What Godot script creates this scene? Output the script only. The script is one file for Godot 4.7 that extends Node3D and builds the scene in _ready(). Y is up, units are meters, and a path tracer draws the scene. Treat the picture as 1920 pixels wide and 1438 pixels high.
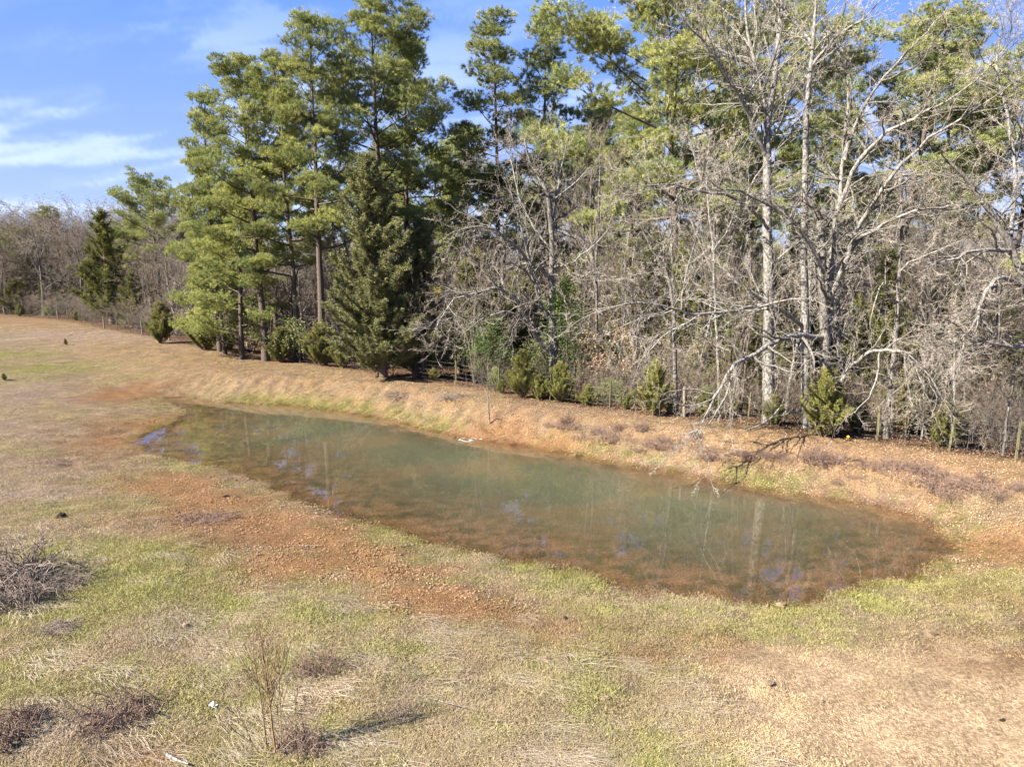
extends Node3D
# A farm pond below a winter wood line, seen from a low drone.

const EYE := Vector3(0, 8, 0)
const FOCAL := 1331.0
const PITCH := 0.16307
const WATER := 0.0

var M := {}
var names := {}
var rng := RandomNumberGenerator.new()
var cosr := []
var sinr := []
var seq := PackedInt32Array()

# ---------------------------------------------------------------- meshes
class Acc:
	var v := PackedVector3Array()
	var n := PackedVector3Array()
	var i := PackedInt32Array()
	var tv := PackedVector3Array()
	var tn := PackedVector3Array()
	var tc := PackedColorArray()

class Proto:
	var v := PackedVector3Array()
	var n := PackedVector3Array()

func tri(p: Proto, a: Vector3, b: Vector3, c: Vector3) -> void:
	var nn := (c - a).cross(b - a).normalized()
	p.v.append(a); p.v.append(b); p.v.append(c)
	p.n.append(nn); p.n.append(nn); p.n.append(nn)

func quad(p: Proto, a: Vector3, b: Vector3, c: Vector3, d: Vector3) -> void:
	tri(p, a, b, c); tri(p, a, c, d)

func ribbon3(p: Proto, a: Vector3, b: Vector3, ra: float, rb: float) -> void:
	# three-sided stick from a to b, a spike where rb is 0
	var t := (b - a).normalized()
	var u := t.cross(Vector3(0.31, 0.92, 0.24)).normalized()
	var w := t.cross(u)
	var d := [u, -0.5 * u + 0.866 * w, -0.5 * u - 0.866 * w]
	for k in 3:
		var e: Vector3 = d[k]
		var g: Vector3 = d[(k + 1) % 3]
		if rb <= 0.0:
			p.v.append(a + e * ra); p.v.append(b); p.v.append(a + g * ra)
			p.n.append(e); p.n.append((e + g).normalized()); p.n.append(g)
		else:
			p.v.append(a + e * ra); p.v.append(b + e * rb); p.v.append(b + g * rb)
			p.v.append(a + e * ra); p.v.append(b + g * rb); p.v.append(a + g * ra)
			p.n.append(e); p.n.append(e); p.n.append(g)
			p.n.append(e); p.n.append(g); p.n.append(g)

func stamp(acc: Acc, p: Proto, t: Transform3D, c := Color.WHITE) -> void:
	acc.tv.append_array(t * p.v)
	acc.tn.append_array(Transform3D(t.basis.orthonormalized(), Vector3.ZERO) * p.n)
	var cc := PackedColorArray()
	cc.resize(p.v.size()); cc.fill(c)
	acc.tc.append_array(cc)

func tube(acc: Acc, path: PackedVector3Array, r0: float, r1: float, sides := 5, flare := 0.0) -> void:
	var m := path.size()
	if m < 2: return
	var t := (path[1] - path[0]).normalized()
	var u := t.cross(Vector3(0.3, 0.1, 0.95)).normalized()
	var w := t.cross(u)
	var base := acc.v.size()
	var cs: PackedFloat32Array = cosr[sides]
	var sn: PackedFloat32Array = sinr[sides]
	for k in m:
		if k > 0:
			t = (path[mini(k + 1, m - 1)] - path[k - 1]).normalized()
			u = (u - t * u.dot(t)).normalized()
			w = t.cross(u)
		var f := float(k) / (m - 1)
		var r := lerpf(r0, r1, f)
		if flare > 0.0: r *= 1.0 + flare * exp(-f * 14.0)
		var p := path[k]
		for s in sides:
			var d := u * cs[s] + w * sn[s]
			acc.v.append(p + d * r)
			acc.n.append(d)
	for k in m - 1:
		var a := base + k * sides
		for s in sides:
			var b := a + s
			var c := a + (s + 1) % sides
			acc.i.append(b); acc.i.append(b + sides); acc.i.append(c)
			acc.i.append(c); acc.i.append(b + sides); acc.i.append(c + sides)

func mesh_of(acc: Acc, wood: Material, leaf: Material = null) -> ArrayMesh:
	var am := ArrayMesh.new()
	if acc.v.size():
		var a := []
		a.resize(Mesh.ARRAY_MAX)
		a[Mesh.ARRAY_VERTEX] = acc.v; a[Mesh.ARRAY_NORMAL] = acc.n; a[Mesh.ARRAY_INDEX] = acc.i
		var white := PackedColorArray()
		white.resize(acc.v.size()); white.fill(Color.WHITE)
		a[Mesh.ARRAY_COLOR] = white
		am.add_surface_from_arrays(Mesh.PRIMITIVE_TRIANGLES, a)
		am.surface_set_material(am.get_surface_count() - 1, wood)
	if acc.tv.size():
		var a := []
		a.resize(Mesh.ARRAY_MAX)
		a[Mesh.ARRAY_VERTEX] = acc.tv; a[Mesh.ARRAY_NORMAL] = acc.tn; a[Mesh.ARRAY_COLOR] = acc.tc
		while seq.size() < acc.tv.size():
			seq.append(seq.size())
		a[Mesh.ARRAY_INDEX] = seq.slice(0, acc.tv.size())
		am.add_surface_from_arrays(Mesh.PRIMITIVE_TRIANGLES, a)
		am.surface_set_material(am.get_surface_count() - 1, leaf if leaf else wood)
	return am

func proto_mesh(p: Proto, m: Material) -> ArrayMesh:
	var acc := Acc.new()
	stamp(acc, p, Transform3D())
	return mesh_of(acc, m, m)

# ---------------------------------------------------------------- nodes
func numbered(called: String) -> String:
	var k: int = names.get(called, 0)
	names[called] = k + 1
	return called if k == 0 else "%s_%03d" % [called, k]

func tag(o: Node, label := "", category := "", group := "", kind := "") -> void:
	if label: o.set_meta("label", label)
	if category: o.set_meta("category", category)
	if group: o.set_meta("group", group)
	elif o.has_meta("group"): o.remove_meta("group")
	if kind: o.set_meta("kind", kind)

func thing(called: String, where: Vector3) -> Node3D:
	var o := Node3D.new()
	o.name = numbered(called)
	add_child(o)
	o.position = where
	return o

func part(called: String, mesh: Mesh, parent: Node, kind := "") -> MeshInstance3D:
	var o := MeshInstance3D.new()
	o.name = called if parent != self else numbered(called)
	o.mesh = mesh
	parent.add_child(o, true)
	if kind: o.set_meta("kind", kind)
	return o

func copy(src: Node3D, where: Vector3, turn: float, size: Vector3, called := "") -> Node3D:
	var o: Node3D = src.duplicate()
	var stem: String = called if called else str(src.get_meta("stem"))
	o.name = numbered(stem)
	add_child(o)
	o.position = where
	o.basis = Basis(Vector3.UP, turn).scaled_local(size)
	return o

# ---------------------------------------------------------------- sight lines of the survey: pixel of the photograph to a place
func ray(u: float, v: float) -> Vector3:
	var x := (u - 960.0) / FOCAL
	var y := -(v - 719.0) / FOCAL
	var c := cos(PITCH)
	var s := sin(PITCH)
	return Vector3(x, y * c - s, -c - y * s)

func at(u: float, v: float, depth: float) -> Vector3:
	var r := ray(u, v)
	return EYE + r * (depth / -r.z)

func on_ground(u: float, v: float) -> Vector3:
	var r := ray(u, v)
	var p := EYE
	var t := 4.0
	for k in 60:
		p = EYE + r * t
		var over := p.y - height(p.x, p.z)
		if over < 0.01: break
		t += maxf(over / maxf(-r.y, 0.04) * 0.5, 0.02)
		if t > 300.0: break
	return Vector3(p.x, height(p.x, p.z), p.z)

func foot(u: float, depth: float) -> Vector3:
	# the place on the ground that lies in the direction of column u, at that depth
	var r := ray(u, 650.0)
	var p := EYE + r * (depth / -r.z)
	return Vector3(p.x, height(p.x, p.z), p.z)

# ---------------------------------------------------------------- terrain
const GX0 := -70.0
const GZ0 := -90.0
const GS := 0.5
const GW := 240
const GH := 190
var near_d := PackedFloat32Array()
var far_d := PackedFloat32Array()
var shore_d := PackedFloat32Array()
var pond := PackedVector2Array()
var near_line := PackedVector2Array()
var far_line := PackedVector2Array()
var fence := PackedVector2Array()
var nz := FastNoiseLite.new()
var nz_mid := FastNoiseLite.new()
var nz_fine := FastNoiseLite.new()
var nz_clod := FastNoiseLite.new()
var blobs := []

func flat_px(u: float, v: float, g: float) -> Vector2:
	var r := ray(u, v)
	var p := EYE + r * ((g - EYE.y) / r.y)
	return Vector2(p.x, p.z)

func line_distance(p: Vector2, l: PackedVector2Array) -> float:
	var best := 1e9
	for k in l.size() - 1:
		var a := l[k]
		var ab := l[k + 1] - a
		var f := clampf((p - a).dot(ab) / ab.length_squared(), 0.0, 1.0)
		best = minf(best, p.distance_squared_to(a + ab * f))
	return sqrt(best)

func survey() -> void:
	nz.seed = 3; nz.frequency = 0.09; nz.fractal_octaves = 3
	nz_mid.seed = 8; nz_mid.frequency = 0.55; nz_mid.fractal_octaves = 3
	nz_fine.seed = 12; nz_fine.frequency = 2.4; nz_fine.fractal_octaves = 2
	nz_clod.seed = 5; nz_clod.noise_type = FastNoiseLite.TYPE_CELLULAR; nz_clod.frequency = 3.2
	nz_clod.cellular_return_type = FastNoiseLite.RETURN_DISTANCE
	nz_clod.fractal_type = FastNoiseLite.FRACTAL_NONE
	for p in [[310, 748], [352, 772], [338, 792], [290, 808], [266, 826], [284, 846], [330, 862], [400, 874], [450, 884], [500, 905], [560, 932], [620, 956], [680, 976], [740, 984], [772, 1008], [850, 1025], [950, 1044], [1050, 1060], [1120, 1080], [1180, 1100], [1260, 1110], [1340, 1117], [1420, 1128], [1480, 1132], [1560, 1110], [1640, 1090], [1710, 1080], [1750, 1052], [1776, 1018]]:
		near_line.append(flat_px(p[0], p[1], 0.0))
	for p in [[1776, 1018], [1758, 994], [1700, 964], [1600, 945], [1500, 930], [1400, 912], [1300, 895], [1200, 878], [1100, 860], [1000, 842], [930, 832], [880, 825], [800, 808], [720, 787], [640, 773], [560, 763], [480, 757], [400, 756], [340, 745], [310, 748]]:
		far_line.append(flat_px(p[0], p[1], 0.0))
	pond.append_array(near_line)
	pond.append_array(far_line.slice(1, far_line.size() - 1))
	for p in [[-260, 575], [0, 594], [113, 603], [198, 620], [318, 640], [420, 660], [640, 692], [853, 723], [1000, 748], [1146, 770], [1290, 786], [1430, 800], [1560, 817], [1660, 833], [1920, 865], [2400, 930]]:
		fence.append(flat_px(p[0], p[1], 1.2))
	near_d.resize(GW * GH); far_d.resize(GW * GH); shore_d.resize(GW * GH)
	for j in GH:
		for i in GW:
			var p := Vector2(GX0 + i * GS, GZ0 + j * GS)
			var inside := -1.0 if Geometry2D.is_point_in_polygon(p, pond) else 1.0
			near_d[j * GW + i] = line_distance(p, near_line)
			far_d[j * GW + i] = line_distance(p, far_line)
			shore_d[j * GW + i] = minf(near_d[j * GW + i], far_d[j * GW + i]) * inside

func sampled(g: PackedFloat32Array, x: float, z: float) -> float:
	var fx := clampf((x - GX0) / GS, 0.0, GW - 1.001)
	var fz := clampf((z - GZ0) / GS, 0.0, GH - 1.001)
	var i := int(fx)
	var j := int(fz)
	fx -= i; fz -= j
	var k := j * GW + i
	return lerpf(lerpf(g[k], g[k + 1], fx), lerpf(g[k + GW], g[k + GW + 1], fx), fz)

func fence_z(x: float) -> float:
	for k in fence.size() - 1:
		if x < fence[k + 1].x or k == fence.size() - 2:
			var f := (x - fence[k].x) / (fence[k + 1].x - fence[k].x)
			return lerpf(fence[k].y, fence[k + 1].y, f)
	return 0.0

func fence_side(x: float, z: float) -> float:
	return (z - fence_z(x)) * 0.76     # metres on the pond's side of the fence

func pond_distance(x: float, z: float) -> float:
	var d := sampled(shore_d, x, z)
	if absf(d) < 4.0:
		d += nz_mid.get_noise_2d(x * 1.8 + 31.0, z * 1.8) * 0.34 + nz_fine.get_noise_2d(x * 0.8, z * 0.8 + 5.0) * 0.1
	return d

func height(x: float, z: float) -> float:
	var sd := pond_distance(x, z)
	var rough := nz_mid.get_noise_2d(x, z)
	if sd < 0.0:
		var dn := sampled(near_d, x, z) + rough * 0.55
		var df := sampled(far_d, x, z) + rough * 0.35
		return -minf(minf(0.02 + 0.055 * dn + 0.006 * dn * dn, 0.03 + 0.24 * df), 1.1) + nz_fine.get_noise_2d(x, z) * 0.02 - 0.02
	var s := fence_side(x, z)
	var d := sd + rough * (0.5 if s > 11.0 else 0.07) * smoothstep(0.0, 1.0, sd)
	var field := 1.05 * (1.0 - exp(-maxf(d, -1.0) / 13.0)) + 0.035 * clampf(d, -0.5, 1.0)
	var left := smoothstep(-18.0, -60.0, x) * 0.5
	field += left * smoothstep(4.0, 30.0, d)
	var top := 1.25 + left * 0.4
	var dam := top * smoothstep(0.0, 1.0, clampf((d + 0.15) / 3.4, 0.0, 1.0)) if d > -0.15 else -0.1
	var k := smoothstep(11.0, 4.5, s)
	var h := lerpf(field, dam, k)
	if s < 0.0:
		var fall := smoothstep(-45.0, -10.0, x)
		h -= fall * minf(-s * 0.11, 1.6) + (1.0 - fall) * minf(-s * 0.01, 1.0)
	h += nz.get_noise_2d(x * 1.3, z * 1.3) * (0.16 - 0.1 * k) * smoothstep(0.3, 5.0, d) + rough * (0.05 - 0.032 * k)
	var bare := bareness(x, z, d, s)
	if d < 60.0:
		h += nz_fine.get_noise_2d(x, z) * (0.022 + 0.03 * bare + 0.035 * k * smoothstep(0.2, 1.2, d))
		h += (nz_clod.get_noise_2d(x, z) + 0.5) * 0.04 * bare
	return h

func blob(kind: String, u: float, v: float, rx: float, rz: float) -> void:
	var p := flat_px(u, v, 0.8)
	blobs.append([kind, p.x, p.y, rx, rz])

func blob_sum(kind: String, x: float, z: float) -> float:
	var most := 0.0
	for b in blobs:
		if b[0] == kind:
			var dx: float = (x - b[1]) / b[3]
			var dz: float = (z - b[2]) / b[4]
			var q := dx * dx + dz * dz
			if q < 3.0:
				most = maxf(most, exp(-q * 1.4))
	return most

func bareness(x: float, z: float, d: float, s: float) -> float:
	if d > 14.0 or s < -1.0: return 0.0
	var band := blob_sum("clay", x, z)
	return clampf(band * 1.25 + nz_mid.get_noise_2d(x * 0.8 + 40.0, z * 0.8) * 0.4 - 0.02, 0.0, 1.0) if band > 0.02 else 0.0

func ground_color(x: float, z: float) -> Color:
	var d := pond_distance(x, z)
	var s := fence_side(x, z)
	var n1 := nz.get_noise_2d(x * 1.6 + 100.0, z * 1.6)
	var n2 := nz_mid.get_noise_2d(x * 1.2, z * 1.2 + 70.0)
	var n3 := nz_fine.get_noise_2d(x + 30.0, z)
	var straw := Color(0.43, 0.33, 0.205)
	var green := Color(0.285, 0.295, 0.08)
	var thatch := Color(0.37, 0.29, 0.205)
	var clay := Color(0.48, 0.27, 0.138)
	var brown := Color(0.33, 0.205, 0.115)
	var c := straw.lerp(thatch, clampf(0.5 + n2 * 1.6, 0.0, 1.0))
	# pasture
	var n4 := nz_mid.get_noise_2d(x * 2.6 + 11.0, z * 2.6)
	var g := clampf(0.42 + n1 * 1.3 + n2 * 0.9 + n4 * 1.1 + n3 * 0.6, 0.0, 1.0)
	g *= 1.0 - 0.97 * smoothstep(0.15, 0.6, blob_sum("tan", x, z) + n2 * 0.2)
	g = clampf(g + 0.25 * blob_sum("green", x, z), 0.0, 1.0)
	g *= 1.0 - 0.85 * blob_sum("grey", x, z)
	if d > 0.0 and s > 0.0:
		var damside := smoothstep(8.5, 5.0, s) * smoothstep(-32.0, -18.0, x) + smoothstep(-18.0, -32.0, x) * smoothstep(12.0, 6.0, s)
		g *= 1.0 - 0.85 * damside * smoothstep(0.6, 1.8, d)
		c = c.lerp(Color(0.47, 0.315, 0.19).lerp(Color(0.38, 0.275, 0.19), clampf(0.5 + n2 * 2.0, 0, 1)), damside * 0.9)
		var road := smoothstep(3.6, 2.6, s) * smoothstep(0.2, 0.8, s) * smoothstep(3.0, 11.0, x)
		c = c.lerp(Color(0.60, 0.40, 0.23), road * clampf(0.75 + n2, 0, 1))
	c = c.lerp(green.lerp(Color(0.335, 0.32, 0.125), clampf(0.5 + n3, 0, 1)), g * 0.8)
	c = c.lerp(Color(0.80, 0.605, 0.38), smoothstep(0.1, 0.6, blob_sum("tan", x, z) + n4 * 0.12) * clampf(0.85 + n2 * 0.6, 0.4, 1.0))
	c = c.lerp(Color(0.43, 0.34, 0.285), blob_sum("grey", x, z) * clampf(0.75 + n2, 0.2, 1.0))
	c = c.lerp(brown, blob_sum("brown", x, z) * clampf(0.6 + n2 * 1.4, 0.0, 1.0))
	var bare := bareness(x, z, d, s)
	c = c.lerp(clay.lerp(brown, clampf(0.25 + n3 + n2 * 0.7, 0, 0.8)), bare * 0.85)
	# the green ring at the water's edge
	if d > -0.3:
		var ring := smoothstep(1.2 + n2 * 1.6, 0.3, d) * clampf(0.5 + n1 * 2.2 + n4 * 1.8, 0.0, 1.0)
		var farside := smoothstep(9.0, 5.0, s) * smoothstep(-6.0, 1.0, x) * smoothstep(13.0, 11.0, x)
		c = c.lerp(Color(0.25, 0.235, 0.075), ring * 0.75 * (1.0 - 0.85 * farside))
		c = c.lerp(Color(0.17, 0.085, 0.035), smoothstep(0.38 + n3 * 0.25, 0.05, d) * 0.8)
	# under water
	if d < 0.0:
		var bed := Color(0.42, 0.25, 0.13).lerp(Color(0.155, 0.125, 0.06), clampf(0.42 + n2 * 1.2 + n4 * 1.6 + n3 * 0.9, 0.0, 1.0))
		bed = bed.lerp(Color(0.24, 0.135, 0.055), smoothstep(-0.9, 0.0, d) * 0.6)
		c = c.lerp(bed, smoothstep(0.02, -0.1, d))
	# the wood's floor of old leaves
	if s < 0.8:
		var lit := Color(0.20, 0.125, 0.075).lerp(Color(0.31, 0.21, 0.135), clampf(0.4 + n3 + n2, 0, 1))
		c = c.lerp(lit, smoothstep(0.8, -0.8, s + n2 * 0.8))
	var tone := 0.92 * (1.0 + n3 * 0.3)
	return Color(c.r * tone, c.g * tone, c.b * tone)

func steps(lo: float, mid_lo: float, mid_hi: float, hi: float, fine: float, growth: float) -> PackedFloat32Array:
	var a := PackedFloat32Array()
	var st := fine
	var x := mid_lo
	while x > lo:
		st *= growth
		x -= st
		a.insert(0, x)
	x = mid_lo
	while x < mid_hi:
		a.append(x)
		x += fine
	st = fine
	while x < hi:
		a.append(x)
		st *= growth
		x += st
	a.append(x)
	return a

func build_ground() -> void:
	var xs := steps(-420.0, -22.0, 15.0, 420.0, 0.18, 1.045)
	var zs := steps(-480.0, -47.0, -8.0, 140.0, 0.18, 1.045)
	var w := xs.size()
	var h := zs.size()
	var v := PackedVector3Array(); v.resize(w * h)
	var n := PackedVector3Array(); n.resize(w * h)
	var c := PackedColorArray(); c.resize(w * h)
	for j in h:
		for i in w:
			var k := j * w + i
			v[k] = Vector3(xs[i], height(xs[i], zs[j]), zs[j])
			c[k] = ground_color(xs[i], zs[j])
	var idx := PackedInt32Array(); idx.resize((w - 1) * (h - 1) * 6)
	var o := 0
	for j in h:
		for i in w:
			var k := j * w + i
			var l := v[k - 1 if i > 0 else k]
			var r := v[k + 1 if i < w - 1 else k]
			var u := v[k - w if j > 0 else k]
			var b := v[k + w if j < h - 1 else k]
			n[k] = (b - u).cross(r - l).normalized()
			if i < w - 1 and j < h - 1:
				idx[o] = k; idx[o + 1] = k + 1; idx[o + 2] = k + w
				idx[o + 3] = k + 1; idx[o + 4] = k + w + 1; idx[o + 5] = k + w
				o += 6
	var a := []
	a.resize(Mesh.ARRAY_MAX)
	a[Mesh.ARRAY_VERTEX] = v; a[Mesh.ARRAY_NORMAL] = n; a[Mesh.ARRAY_COLOR] = c; a[Mesh.ARRAY_INDEX] = idx
	var am := ArrayMesh.new()
	am.add_surface_from_arrays(Mesh.PRIMITIVE_TRIANGLES, a)
	am.surface_set_material(0, M.ground)
	var g := part("ground", am, self)
	tag(g, "winter pasture of thin grass, straw and red clay round the pond", "", "", "structure")

func build_water() -> void:
	# the surface, and below it the sheet of suspended silt that hides the bed where the pond is deep
	var lo := Vector2(1e9, 1e9)
	var hi := -lo
	for p in pond:
		lo = lo.min(p); hi = hi.max(p)
	var st := 0.3
	var w := int((hi.x - lo.x + 2.0) / st)
	var h := int((hi.y - lo.y + 2.0) / st)
	var v := PackedVector3Array()
	var c := PackedColorArray()
	var idx := PackedInt32Array()
	var n := PackedVector3Array()
	for j in h:
		for i in w:
			var x := lo.x - 1.0 + i * st
			var z := lo.y - 1.0 + j * st
			var deep := maxf(-height(x, z), 0.0)
			var soft := 1.0 - exp(-maxf(deep - 0.04, 0.0) / 0.34)
			var t := clampf(0.5 + nz.get_noise_2d(x * 2.0 + z * 0.9, z * 1.6 + 9.0) * 1.9 + nz_mid.get_noise_2d(x * 0.5, z * 0.5) * 0.5, 0.0, 1.0)
			var col := Color(0.074, 0.078, 0.047).lerp(Color(0.112, 0.09, 0.049), t * 0.85)
			col.a = soft * 0.95
			v.append(Vector3(x, WATER - 0.012, z)); c.append(col); n.append(Vector3.UP)
	for j in h - 1:
		for i in w - 1:
			var k := j * w + i
			idx.append(k); idx.append(k + 1); idx.append(k + w)
			idx.append(k + 1); idx.append(k + w + 1); idx.append(k + w)
	var a2 := []
	a2.resize(Mesh.ARRAY_MAX)
	a2[Mesh.ARRAY_VERTEX] = v; a2[Mesh.ARRAY_NORMAL] = n; a2[Mesh.ARRAY_COLOR] = c; a2[Mesh.ARRAY_INDEX] = idx
	var silt := ArrayMesh.new()
	silt.add_surface_from_arrays(Mesh.PRIMITIVE_TRIANGLES, a2)
	silt.surface_set_material(0, M.silt)
	var pm := PlaneMesh.new()
	pm.size = (hi - lo) + Vector2(2, 2)
	pm.material = M.water
	var o := part("water", pm, self)
	o.position = Vector3((lo.x + hi.x) / 2.0, WATER, (lo.y + hi.y) / 2.0)
	tag(o, "still murky green and brown pond water with dim tree reflections", "", "", "structure")
	var s := part("silt", silt, o, "structure")
	s.position = -o.position

# ---------------------------------------------------------------- materials
func noise_tex(size: int, freq: float, seed_: int, lo: Color, hi: Color, octaves := 4, normal := false) -> NoiseTexture2D:
	var f := FastNoiseLite.new()
	f.seed = seed_; f.frequency = freq; f.fractal_octaves = octaves
	var t := NoiseTexture2D.new()
	t.width = size; t.height = size; t.seamless = true; t.noise = f
	t.generate_mipmaps = false
	if normal:
		t.as_normal_map = true
		t.bump_strength = 4.0
	else:
		var r := Gradient.new()
		r.set_color(0, lo); r.set_color(1, hi)
		t.color_ramp = r
	return t

func mat(c: Color, rough := 0.9) -> StandardMaterial3D:
	var m := StandardMaterial3D.new()
	m.albedo_color = c.linear_to_srgb()
	m.roughness = rough
	m.metallic_specular = 0.3
	return m

func bark(c: Color, lo: float, scale_: Vector3, relief: float) -> StandardMaterial3D:
	var m := mat(c)
	m.albedo_texture = noise_tex(512, 0.022, int(c.r * 1000), Color(lo, lo, lo * 0.97), Color(1, 1, 1), 6)
	m.uv1_triplanar = true
	m.uv1_scale = scale_
	m.heightmap_enabled = true
	m.heightmap_texture = noise_tex(256, 0.03, int(c.r * 1000), Color.BLACK, Color.WHITE)
	m.heightmap_scale = relief
	m.vertex_color_use_as_albedo = true
	return m

func leafy(c: Color, through: Color, rough := 0.75) -> StandardMaterial3D:
	var m := mat(c, rough)
	m.vertex_color_use_as_albedo = true
	m.cull_mode = BaseMaterial3D.CULL_DISABLED
	if through.r > 0.0:
		m.backlight_enabled = true
		m.backlight = through.linear_to_srgb()
	return m

func materials() -> void:
	var g := mat(Color(1, 1, 1), 1.0)
	g.vertex_color_use_as_albedo = true
	g.metallic_specular = 0.1
	g.albedo_texture = noise_tex(1024, 0.02, 21, Color(0.54, 0.52, 0.5), Color(1, 1, 1), 6)
	g.uv1_triplanar = true; g.uv1_world_triplanar = true
	g.uv1_scale = Vector3(0.43, 0.43, 0.43)
	g.detail_enabled = true
	g.detail_albedo = noise_tex(512, 0.06, 44, Color(0.62, 0.6, 0.58), Color(1, 1, 1), 5)
	g.detail_blend_mode = BaseMaterial3D.BLEND_MODE_MUL
	g.detail_uv_layer = BaseMaterial3D.DETAIL_UV_2
	g.uv2_triplanar = true; g.uv2_world_triplanar = true
	g.uv2_scale = Vector3(0.97, 0.97, 0.97)
	g.heightmap_enabled = true
	g.heightmap_texture = noise_tex(1024, 0.05, 31, Color.BLACK, Color.WHITE, 5)
	g.heightmap_scale = 4.0
	M.ground = g
	var w := mat(Color(1, 1, 1), 0.015)
	w.albedo_color.a = 0.0
	w.transparency = BaseMaterial3D.TRANSPARENCY_ALPHA
	w.metallic_specular = 0.5
	w.normal_enabled = true
	w.normal_texture = noise_tex(512, 0.012, 77, Color.BLACK, Color.WHITE, 3, true)
	w.normal_scale = 0.006
	w.uv1_triplanar = true; w.uv1_world_triplanar = true
	w.uv1_scale = Vector3(0.35, 0.35, 0.35)
	M.water = w
	var s := mat(Color(1, 1, 1), 1.0)
	s.vertex_color_use_as_albedo = true
	s.transparency = BaseMaterial3D.TRANSPARENCY_ALPHA
	s.metallic_specular = 0.0
	M.silt = s
	M.pine_bark = bark(Color(0.20, 0.155, 0.125), 0.35, Vector3(2.6, 0.9, 2.6), 3.0)
	M.pale_bark = bark(Color(0.47, 0.44, 0.395), 0.25, Vector3(1.0, 0.45, 1.0), 2.0)
	M.grey_bark = bark(Color(0.30, 0.272, 0.24), 0.25, Vector3(1.1, 0.5, 1.1), 2.0)
	M.brown_bark = bark(Color(0.22, 0.188, 0.155), 0.35, Vector3(3.0, 1.0, 3.0), 1.5)
	M.cedar_bark = bark(Color(0.28, 0.20, 0.15), 0.5, Vector3(3.0, 0.8, 3.0), 1.0)
	M.mid_bark = bark(Color(0.345, 0.315, 0.275), 0.22, Vector3(1.2, 0.5, 1.2), 2.0)
	M.mid_twig = leafy(Color(0.32, 0.28, 0.23), Color(0, 0, 0), 0.9)
	M.pale_twig = leafy(Color(0.375, 0.335, 0.28), Color(0, 0, 0), 0.9)
	M.grey_twig = leafy(Color(0.215, 0.18, 0.14), Color(0, 0, 0), 0.9)
	M.brown_twig = leafy(Color(0.185, 0.15, 0.112), Color(0, 0, 0), 0.9)
	M.needles = leafy(Color(1, 1, 1), Color(0.42, 0.42, 0.3))
	M.leaf = leafy(Color(1, 1, 1), Color(0.3, 0.3, 0.2), 0.55)
	M.litter = leafy(Color(1, 1, 1), Color(0.15, 0.13, 0.1), 0.9)
	M.blade = leafy(Color(1, 1, 1), Color(0.4, 0.4, 0.3), 0.85)
	M.wood_post = bark(Color(0.34, 0.29, 0.24), 0.45, Vector3(4, 1, 4), 1.0)
	M.steel_post = mat(Color(0.11, 0.105, 0.055), 0.8)
	M.wire = mat(Color(0.22, 0.2, 0.18), 0.6)
	M.stone = bark(Color(0.36, 0.26, 0.17), 0.5, Vector3(5, 5, 5), 2.0)
	M.dark_clod = bark(Color(0.05, 0.035, 0.025), 0.5, Vector3(5, 5, 5), 2.0)
	M.white = mat(Color(0.75, 0.74, 0.72), 0.6)
	M.yellow = mat(Color(0.75, 0.48, 0.03), 0.5)

# ---------------------------------------------------------------- plant prototypes
var twig_sprays: Array[Proto] = []
var pine_clumps: Array[Proto] = []
var cedar_sprays: Array[Proto] = []
var leaf_clumps: Array[Proto] = []

func dirv(az: float, el: float) -> Vector3:
	return Vector3(cos(az) * cos(el), sin(el), sin(az) * cos(el))

func rnd(a: float, b: float) -> float:
	return rng.randf_range(a, b)

func jit(s: float) -> Vector3:
	return Vector3(rnd(-s, s), rnd(-s, s), rnd(-s, s))

func make_twig_spray(crook: float) -> Proto:
	var p := Proto.new()
	var q := Vector3.ZERO
	var d := Vector3.UP
	for k in 5:
		var e := (d + jit(crook)).normalized()
		var q2 := q + e * 0.2
		ribbon3(p, q, q2, 0.0095 - k * 0.0013, 0.0082 - k * 0.0013 if k < 4 else 0.0)
		var sides := 2 if k > 0 else 1
		for s in sides:
			var az := rnd(0, TAU)
			var side := (e * rnd(0.5, 1.0) + dirv(az, 0.0) * 0.9).normalized()
			var l := rnd(0.2, 0.36) * (1.1 - k * 0.1)
			var a1 := q2 + side * l * 0.5
			var sd := (side + jit(crook) + Vector3(0, 0.15, 0)).normalized()
			var a2 := a1 + sd * l * 0.5
			ribbon3(p, q2, a1, 0.0062, 0.0052)
			ribbon3(p, a1, a2, 0.0052, 0.0)
			ribbon3(p, a1, a1 + (sd + jit(0.9)).normalized() * l * 0.5, 0.0045, 0.0)
			if rng.randf() < 0.6:
				ribbon3(p, q2.lerp(a1, 0.5), q2.lerp(a1, 0.5) + (sd + jit(1.0)).normalized() * l * 0.45, 0.0045, 0.0)
		q = q2
		d = (d * 0.6 + e * 0.4 + Vector3(0, 0.05, 0)).normalized()
	return p

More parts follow.
